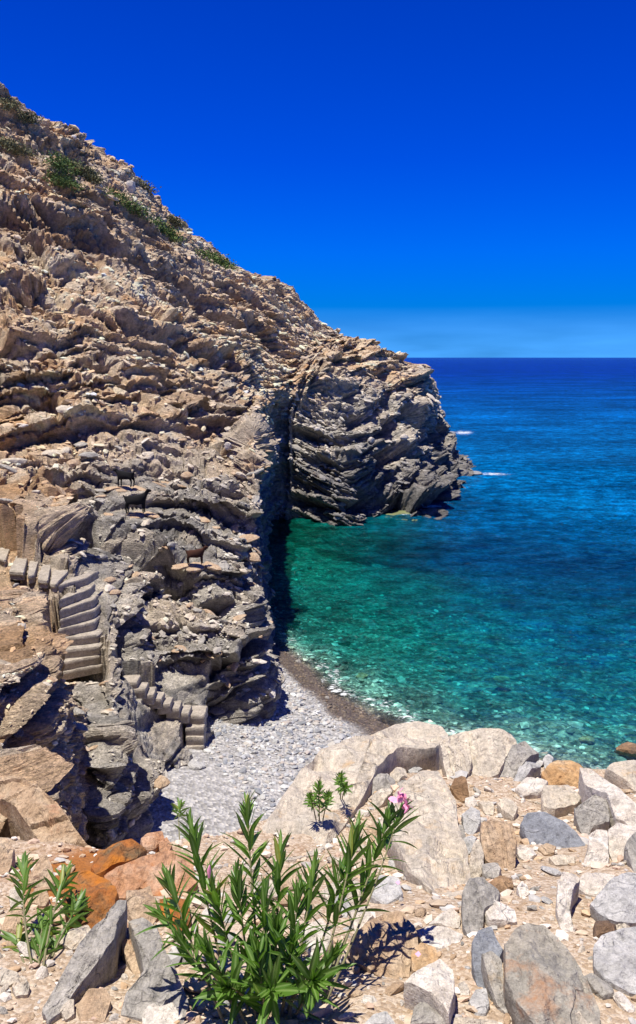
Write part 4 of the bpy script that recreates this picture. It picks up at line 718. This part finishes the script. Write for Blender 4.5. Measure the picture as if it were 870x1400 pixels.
flight = setp(empty('stone_staircase', Vector(atz(105, 915, stepz(8)))), 'upper flight of nine straight pale stone steps climbing the grey rock at left', 'steps')
for i, (l, r_) in enumerate(STEPS_UP):
    zt = stepz(i); a = atz(*l, zt); b = atz(*r_, zt); dp = np.array([0, .52, 0]) if i else np.array([.1, .75, 0]); slab('step', [a, b, b + dp, a + dp], .20, flight, i)
flag = setp(empty('flagstone_path', Vector(atz(60, 790, 4.6))), 'row of pale flagstones leading left from the top of the upper steps', 'path')
for i, q in enumerate([[(68,797),(77,798),(97,777),(90,775),(72,779)],[(51,792),(66,793),(70,771),(58,771)],[(38,787),(47,785),(54,764),(41,762)],[(12,780),(33,782),(38,762),(24,757)],[(-8,762),(8,765),(14,750),(-6,745)]]):
    zt = 4.68 + .07 * i; slab('flagstone', [atz(x, y, zt) for x, y in q], .22, flag, 40 + i)
lowf = setp(empty('stone_staircase', Vector(atz(268, 1025, .95))), 'lower flight of irregular pale steps turning down to the shingle beach', 'steps')
for i, (cx, cy, wp, td, zt) in enumerate(STEPS_LOW):
    c = atz(cx, cy, zt); hw = wp / 2 / F * c[1]; slab('step', [c + np.array(v) for v in ((-hw, -td * .6, 0), (hw, -td * .55, 0), (hw, td * .7, 0), (-hw, td * .7, 0))], .24, lowf, 60 + i)

# ------------------------------------------------------------------ shrubs on the hillside
ML1 = mat_flat('shrub_green', (.07, .12, .03), (.14, .20, .05), 3, .8); ML2 = mat_flat('shrub_olive', (.11, .115, .05), (.19, .18, .09), 3, .8); MBARK = mat_flat('bark', (.13, .09, .06), (.20, .15, .10), 30, .9)
def shrub(px, py, wpx, hpx, tilt, mat, label, n=420, seed=0):
    rr_ = np.random.default_rng(seed + 500); loc, nr = hit(px, py)
    if loc is None: return
    D = (loc - Vector(CAM)).length; a = wpx / 2 / F * D; b = hpx / 2 / F * D; root = setp(empty('shrub', loc), label, 'shrub', None)
    u = rr_.uniform(-1, 1, (n * 3, 3)); u = u[(u ** 2).sum(1) < 1][:n]; n = len(u); lob = 1 + .35 * perlin(u[:, 0] * 2.5 + seed, u[:, 1] * 2.5, u[:, 2] * 2.5)
    off_ = u * lob[:, None]; ct, st_ = math.cos(tilt), math.sin(tilt)
    # long axis runs down the slope: place clumps on the rock surface
    V = []; Fc = []
    for q in range(n):
        qx = off_[q, 0] * wpx / 2; qy = off_[q, 1] * hpx / 2; X_ = px + qx * ct - qy * st_; Y_ = py + qx * st_ + qy * ct
        if q % 6 == 0:
            l2, _ = hit(X_, Y_); base = l2 if l2 is not None and (l2 - loc).length < a * 3 + 3 else None
        if base is None: continue
        p = np.array(base) + rr_.normal(0, .16, 3) * np.array([1.6, 1.0, .5]) + np.array([0, -.1, .05 + .2 * rr_.random()]); s = rr_.uniform(.035, .085) * D / 55
        d1 = rr_.normal(size=3); d1 /= np.linalg.norm(d1); d2 = np.cross(d1, rr_.normal(size=3)); d2 /= np.linalg.norm(d2); k0 = len(V)
        V += [p - d1 * s, p + d2 * s * .6, p + d1 * s, p - d2 * s * .6]; Fc.append((k0, k0 + 1, k0 + 2, k0 + 3))
    if not V: return
    V = np.array(V) - np.array(loc); link('foliage', mesh('foliage', V, np.array(Fc), False), mat, root)
    sv = []; sf = []
    for q in range(5):
        e_ = V[rr_.integers(0, len(V))]; k0 = len(sv); w_ = .025; sv += [np.array([-w_, 0, -.2]), np.array([w_, 0, -.2]), np.array([0, w_, -.2]), e_]; sf += [(k0, k0 + 1, k0 + 3), (k0 + 1, k0 + 2, k0 + 3), (k0 + 2, k0, k0 + 3)]
    link('stem', mesh('stem', np.array(sv), np.array(sf), False), MBARK, root)
for k, a in enumerate([
 (12,145,34,14,.4,ML2,'olive scrub at the top left corner of the ridge'),(40,165,26,10,.5,ML2,'small olive bush right of the scrub on the top left ridge'),
 (22,205,60,14,.45,ML2,'low olive scrub mat at the left edge below the ridge'),(86,228,46,22,.6,ML1,'dark green bush, upper of the two beside each other at upper left'),
 (88,252,48,16,.5,ML1,'dark green bush, lower of the two beside each other at upper left'),(118,240,50,14,.6,ML2,'grey olive scrub right of the two dark green bushes'),
 (178,284,84,16,.55,ML1,'long bright green bush mat lying down the upper slope'),(228,318,54,11,.65,ML1,'thin green tail of bushes below the long bush mat'),
 (240,306,24,9,.6,ML2,'small olive bush near the ridge above the green tail'),(296,357,62,13,.42,ML1,'green bush strip in the middle of the slope'),
 (308,336,30,11,.55,ML1,'green bush on the ridge line above the strip'),(340,358,36,7,.5,ML1,'lowest green bush patch on the ridge line'),
 (150,212,30,8,.6,ML2,'dark scrub along the skyline at the notch'),(200,257,34,8,.6,ML2,'dark scrub just under the skyline below the notch'),(60,143,30,8,.6,ML2,'dark scrub on the skyline near the top left')]):
    shrub(*a, seed=k, n=1500 if a[2] > 40 else 700)
for k, (px, py, wpx) in enumerate([(178, 258, 16), (102, 190, 9), (312, 612, 14), (508, 604, 12), (553, 600, 14), (445, 437, 10)]):
    loc, nr = hit(px, py)
    if loc is None: continue
    V = angular(ICO1[0], 10, 980 + k); s = wpx / 2 / F * (loc - Vector(CAM)).length; o = link('boulder', mesh('boulder', V * s * np.array([.9, .6, 1.2 if k == 0 else .8]), ICO1[1], False), ROCK['white'], None, loc + Vector((0, -.1, s * .3)))
    setp(o, ['tall white block standing near the ridge above the long bush mat', 'white block below the ridge at the upper left', 'cream block perched on the edge of the near cliff spur', 'pale block on the face of the headland', 'pale block on the right shoulder of the headland', 'white rock on the skyline where the slope begins to flatten'][k], 'rock')

# ------------------------------------------------------------------ goats
def goat(px, py, hpx, face, mat, label, headup=1.0, seed=0, mats=None):
    """hpx: height at the shoulder in pixels; face +1 looks right, -1 left"""
    loc, nr = hit(px, py); loc = Vector(at(px, py, loc.y - .45)); D = (loc - Vector(CAM)).length
    for q in range(3):
        o = link('rock_slab', slab_meshes[(0, 3, 6)[q]], None, cliff); o.location = loc + Vector(((q - 1) * .45, .12 * q, -.11 - .02 * q)); o.scale = (.36, .32, .24); o.rotation_euler = (.1 * q, -.08, q * 1.1)
    S = hpx / F * D / .80
    J = []; Ed = []; Rd = []
    def v(x, y, z, r_): J.append((x, y, z)); Rd.append(r_); return len(J) - 1
    def e_(*q):
        for a, b in zip(q, q[1:]): Ed.append((a, b))
    pel = v(-.34, 0, .60, .165); mid = v(-.08, 0, .56, .215); ch = v(.19, 0, .58, .195); nk = v(.34, 0, .74, .115); nk2 = v(.42, 0, .88 * headup, .080); hd = v(.49, 0, .98 * headup, .082); mz = v(.62, 0, .92 * headup, .050)
    e_(pel, mid, ch, nk, nk2, hd, mz); tl = v(-.50, 0, .70, .035); tl2 = v(-.56, 0, .80, .018); e_(pel, tl, tl2)
    for sy in (-1, 1):
        k = .03 * sy + .02
        a = v(-.40 + k, .10 * sy, .44, .085); b = v(-.46 + k, .11 * sy, .26, .040); c = v(-.42 + k, .11 * sy, .03, .028); f = v(-.38 + k, .11 * sy, 0, .032); e_(pel, a, b, c, f)
        a = v(.24 + k, .10 * sy, .42, .062); b = v(.25 + k, .105 * sy, .22, .036); c = v(.25 + k, .105 * sy, .03, .026); f = v(.28 + k, .105 * sy, 0, .030); e_(ch, a, b, c, f)
        a = v(.46, .09 * sy, 1.0 * headup, .022); b = v(.42, .17 * sy, .97 * headup, .014); e_(hd, a, b)
    me = bpy.data.meshes.new('body'); me.from_pydata([(x * S, y * S, z * S) for x, y, z in J], Ed, [])
    root = setp(empty('goat', loc - Vector((0, 0, .03))), label, 'goat'); root.rotation_euler = (0, 0, 0 if face > 0 else math.pi); root.rotation_euler.z += .2 * face
    o = link('body', me, mat, root); o.modifiers.new('skin', 'SKIN').use_smooth_shade = True
    for q, r_ in zip(me.skin_vertices[0].data, Rd): q.radius = (r_ * S * 1.0, r_ * S * 1.0)
    me.skin_vertices[0].data[0].use_root = True
    sd = o.modifiers.new('subdiv', 'SUBSURF'); sd.levels = 1; sd.render_levels = 1
    for sy in (-1, 1):
        n = 8; V = []; Fc = []
        for i in range(n):
            f = i / (n - 1); c = np.array([.48 - .20 * f, .035 * sy + .06 * sy * f, 1.05 * headup + .20 * f - .10 * f * f]) * S; rr_ = (.020 * (1 - f) + .003) * S
            for a in range(5): V.append(c + rr_ * np.array([math.cos(a * 1.2566), math.sin(a * 1.2566), 0]))
        for i in range(n - 1):
            for a in range(5): Fc.append((i * 5 + a, i * 5 + (a + 1) % 5, i * 5 + 5 + (a + 1) % 5, i * 5 + 5 + a))
        link('horn', mesh('horn', np.array(V), np.array(Fc)), mats, root)
MG = mat_flat('black_goat_hair', (.005, .005, .006), (.016, .015, .015), 20, 1.0); MGB = mat_flat('brown_goat_hair', (.018, .010, .008), (.085, .032, .018), 2.2, 1.0); MHORN = mat_flat('horn', (.05, .045, .04), (.09, .08, .07), 30, .5)
goat(188, 700, 25, 1, MG, 'black goat on the ledge with its head raised to the right', 1.0, mats=MHORN)
goat(171, 664, 21, -1, MG, 'black goat standing higher and further left, in the shade of a ledge', .88, mats=MHORN)
goat(269, 770, 21, 1, MGB, 'brown and black goat in the dark hollow of the near spur', .92, mats=MHORN)

# ------------------------------------------------------------------ oleanders
MLF = mat_leaf('oleander_leaf', (.075, .16, .02), (.17, .29, .042)); MST = mat_flat('oleander_stem', (.16, .13, .08), (.22, .22, .10), 20, .7); MPK = mat_flat('pink_petal', (.85, .20, .40), (.95, .50, .62), 30, .6)
leafm = []
for k in range(6):
    Ln = 1.0; nseg = 7; V = []; rib = []; bend = [-.10, .05, .14, .22, -.02, .3][k]; fold = .25 + .08 * (k % 3)
    for i in range(nseg + 1):
        t = i / nseg; wd_ = .094 * (math.sin(math.pi * min(1, t * .97 + .03)) ** .75) * (1 - .15 * t) + .002; z = -bend * t * t
        for s_ in (-1, -.45, 0, .45, 1): V.append((s_ * wd_, t, z + abs(s_) * wd_ * fold)); rib.append(1.0 if s_ == 0 else 0.)
    leafm.append(mesh('leaf', np.array(V), gridF(nseg + 1, 5), True, None, {'rib': rib})); leafm[-1].materials.append(MLF)
def tube(name, pts, rads, mat, parent, sides=6):
    V = []; Fc = []; pts = np.array(pts)
    for i, p in enumerate(pts):
        d = pts[min(i + 1, len(pts) - 1)] - pts[max(i - 1, 0)]; d /= np.linalg.norm(d) + 1e-9; a = np.cross(d, [0, 1, .1]); a /= np.linalg.norm(a) + 1e-9; b = np.cross(d, a)
        for s_ in range(sides): V.append(p + rads[i] * (a * math.cos(s_ * 6.283 / sides) + b * math.sin(s_ * 6.283 / sides)))
    for i in range(len(pts) - 1):
        for s_ in range(sides): Fc.append((i * sides + s_, i * sides + (s_ + 1) % sides, (i + 1) * sides + (s_ + 1) % sides, (i + 1) * sides + s_))
    return link(name, mesh(name, np.array(V), np.array(Fc)), mat, parent)
def oleander(base, shoots, label, leaf_len=.135, seed=0, cap=300, budget=None):
    """shoots: (px, py, Y, leafy length m, start) apex of each shoot; leaves in whorls of three"""
    rr_ = np.random.default_rng(seed + 40); root = setp(empty('oleander', Vector(base)), label, 'shrub'); B = np.array(base); made = 0; extraV, extraF, extraR = [], [], []; ends = []
    for si, (px, py, Yd, leafy, bx, *sc) in enumerate(shoots):
        leafy = leafy * 1.28
        ll0 = sc[0] if sc else leaf_len
        tip = at(px, py, Yd); b0 = B + np.array([bx, rr_.normal(0, .05), 0]); mid = (b0 + tip) / 2 + np.array([(tip[0] - b0[0]) * .12, rr_.normal(0, .03), .04]); n = 16
        pts = [(1 - t) ** 2 * b0 + 2 * t * (1 - t) * mid + t * t * tip - B for t in np.linspace(0, 1, n)]
        tube('stem', pts, np.linspace(.0065, .0024, n) * (ll0 / .135) ** .5, MST, root); ends.append(tip)
        pts = np.array(pts); sl_ = np.concatenate([[0], np.cumsum(np.linalg.norm(np.diff(pts, axis=0), axis=1))]); tot = sl_[-1]; leafy = min(leafy, tot * .95); d = tot; ph = rr_.uniform(0, 6.28); step = .018 * ll0 / .135
        while d > tot - leafy:
            age = (tot - d) / leafy; c = np.array([np.interp(d, sl_, pts[:, k]) for k in range(3)]); c2 = np.array([np.interp(min(d + .02, tot), sl_, pts[:, k]) - np.interp(d - .02, sl_, pts[:, k]) for k in range(3)]); ax = Vector(c2).normalized()
            s1 = ax.cross(Vector((0, 1, .05))).normalized(); s2 = ax.cross(s1)
            for w_ in range(3):
                if rr_.random() < .12 * age + (.0 if age < .6 else .25): continue
                an = ph + w_ * 2.094 + rr_.normal(0, .2); op = R(9 + 46 * min(1, age * 1.7) ** .8 + rr_.normal(0, 8)); side = s1 * math.cos(an) + s2 * math.sin(an); dr = (ax * math.cos(op) + side * math.sin(op)).normalized()
                ln = ll0 * (.55 + .5 * min(1, age * 3)) * rr_.uniform(.82, 1.15) * (1 if age < .8 else .85); zax = (ax - dr * ax.dot(dr)).normalized(); xax = dr.cross(zax).normalized()
                mt = Matrix((xax, dr, zax)).transposed().to_4x4() @ Matrix.Diagonal((ln, ln, ln, 1)); mt.translation = Vector(c); k = int(rr_.integers(0, 6))
                if made < cap: o = link('leaf', leafm[k], None, root); o.matrix_local = mt; made += 1
                else:
                    L_ = np.array([v.co[:] + (1,) for v in leafm[k].vertices]) @ np.array(mt).T; extraF.append(gridF(8, 5) + len(extraR) * 40); extraV.append(L_[:, :3]); extraR.append([1. if i % 5 == 2 else 0. for i in range(40)])
            ph += 1.05; d -= step * (1 + 1.4 * age) * rr_.uniform(.85, 1.2)
    if extraV: setp(link('leaf', mesh('leaf', np.concatenate(extraV), np.concatenate(extraF), True, None, {'rib': np.concatenate(extraR)}), MLF, root), kind='stuff')
    return root, B
def flowers(root, B, px, py, Yd, n, spread, size, seed):
    rr_ = np.random.default_rng(seed); c0 = at(px, py, Yd) - B
    for q in range(n):
        c = c0 + rr_.normal(0, spread, 3) * np.array([1, .8, 1.1]); fl = empty('flower', Vector(c)); fl.parent = root; fl.rotation_euler = (R(60) + rr_.normal(0, .6), rr_.normal(0, .6), rr_.uniform(0, 6.28)); V = []; 
        for p_ in range(5):
            an = p_ * 1.2566; V = []
            for i in range(5):
                t = i / 4
                for s_ in (-1, 0, 1): wd_ = .55 * math.sin(math.pi * (.10 + .72 * t)) ; V.append(((math.cos(an) * t - math.sin(an) * s_ * wd_ * .9) * size, (math.sin(an) * t + math.cos(an) * s_ * wd_ * .9) * size, (.28 * t - .25 * t * t + .05 * abs(s_)) * size))
            link('petal', mesh('petal', np.array(V), gridF(5, 3)), MPK, fl)
base = ground_hit(372, 1396); base[2] -= .03
root, B = oleander(base, [
 (262,1132,2.95,.34,-.10),(338,1105,2.95,.36,-.03),(384,1158,3.0,.30,.0),(430,1185,2.85,.30,.05),(488,1133,3.0,.36,.12),(530,1122,3.05,.26,.14),
 (232,1205,2.7,.22,-.12),(290,1205,2.75,.34,-.08),(325,1200,2.7,.34,-.05),(362,1222,2.7,.26,-.02),(250,1290,2.55,.16,-.08),(285,1300,2.5,.20,-.06),(352,1300,2.45,.24,0.),
 (400,1290,2.5,.24,.03),(455,1305,2.5,.24,.06),(500,1215,2.95,.12,.12),(468,1190,2.95,.20,.10),(310,1350,2.4,.16,-.05),(430,1340,2.4,.16,.04),(370,1350,2.35,.18,.0),(225,1255,2.65,.10,-.1),(408,1225,2.75,.2,.03),(378,1270,2.55,.2,.0),(546,1112,3.06,.16,.15)],
 'big green oleander with pink flowers at the bottom centre', seed=1)
flowers(root, B, 549, 1090, 3.05, 10, .013, .016, 3); flowers(root, B, 556, 1100, 3.03, 6, .009, .014, 4)
bud = tube('bud', [at(286, 1200, 2.62) - B, at(286, 1190, 2.62) - B, at(287, 1182, 2.62) - B], [.004, .008, .002], MPK, root)
tube('bud', [at(553, 1112, 3.0) - B, at(556, 1108, 3.0) - B, at(558, 1104, 3.0) - B], [.002, .006, .002], MPK, root)
b2_ = ground_hit(52, 1322)
oleander(b2_, [(34,1175,3.35,.30,-.03),(92,1190,3.35,.30,.03),(112,1232,3.3,.22,.04),(60,1262,3.2,.18,0.),(25,1285,3.1,.12,-.04),(84,1290,3.1,.14,.03),(60,1295,3.0,.14,.0),(40,1300,3.05,.12,-.02)], 'small oleander at the lower left in front of the orange rocks', leaf_len=.098, seed=2, cap=200)
oleander(ground_hit(437, 1128), [(436,1070,4.7,.26,0.),(450,1085,4.7,.18,.02),(424,1088,4.7,.16,-.02)], 'single sprig of oleander on the marble slab, left of two', leaf_len=.065, seed=3)
oleander(ground_hit(466, 1102), [(467,1058,5.0,.28,0.),(474,1076,5.0,.16,.01)], 'single sprig of oleander on the marble slab, right of two', leaf_len=.06, seed=4)
oleander(ground_hit(247, 1150), [(246,1098,4.9,.15,0.)], 'tiny oleander sprig behind the leftmost tall shoot', leaf_len=.07, seed=5)
# fallen petals
for k, (px, py) in enumerate([(571, 1345), (544, 1240)]):
    p = ground_hit(px, py); p[2] += .12; me = mesh('petal', np.array([(0, 0, 0), (.012, .01, .004), (.004, .026, .006), (-.012, .012, .004)]), np.array([[0, 1, 2, 3]]))
    setp(link('fallen_petal', me, MPK, None, p), ['pink fallen petal on the white boulder', 'pink fallen petal on the edge of the tan boulder'][k], 'petal')
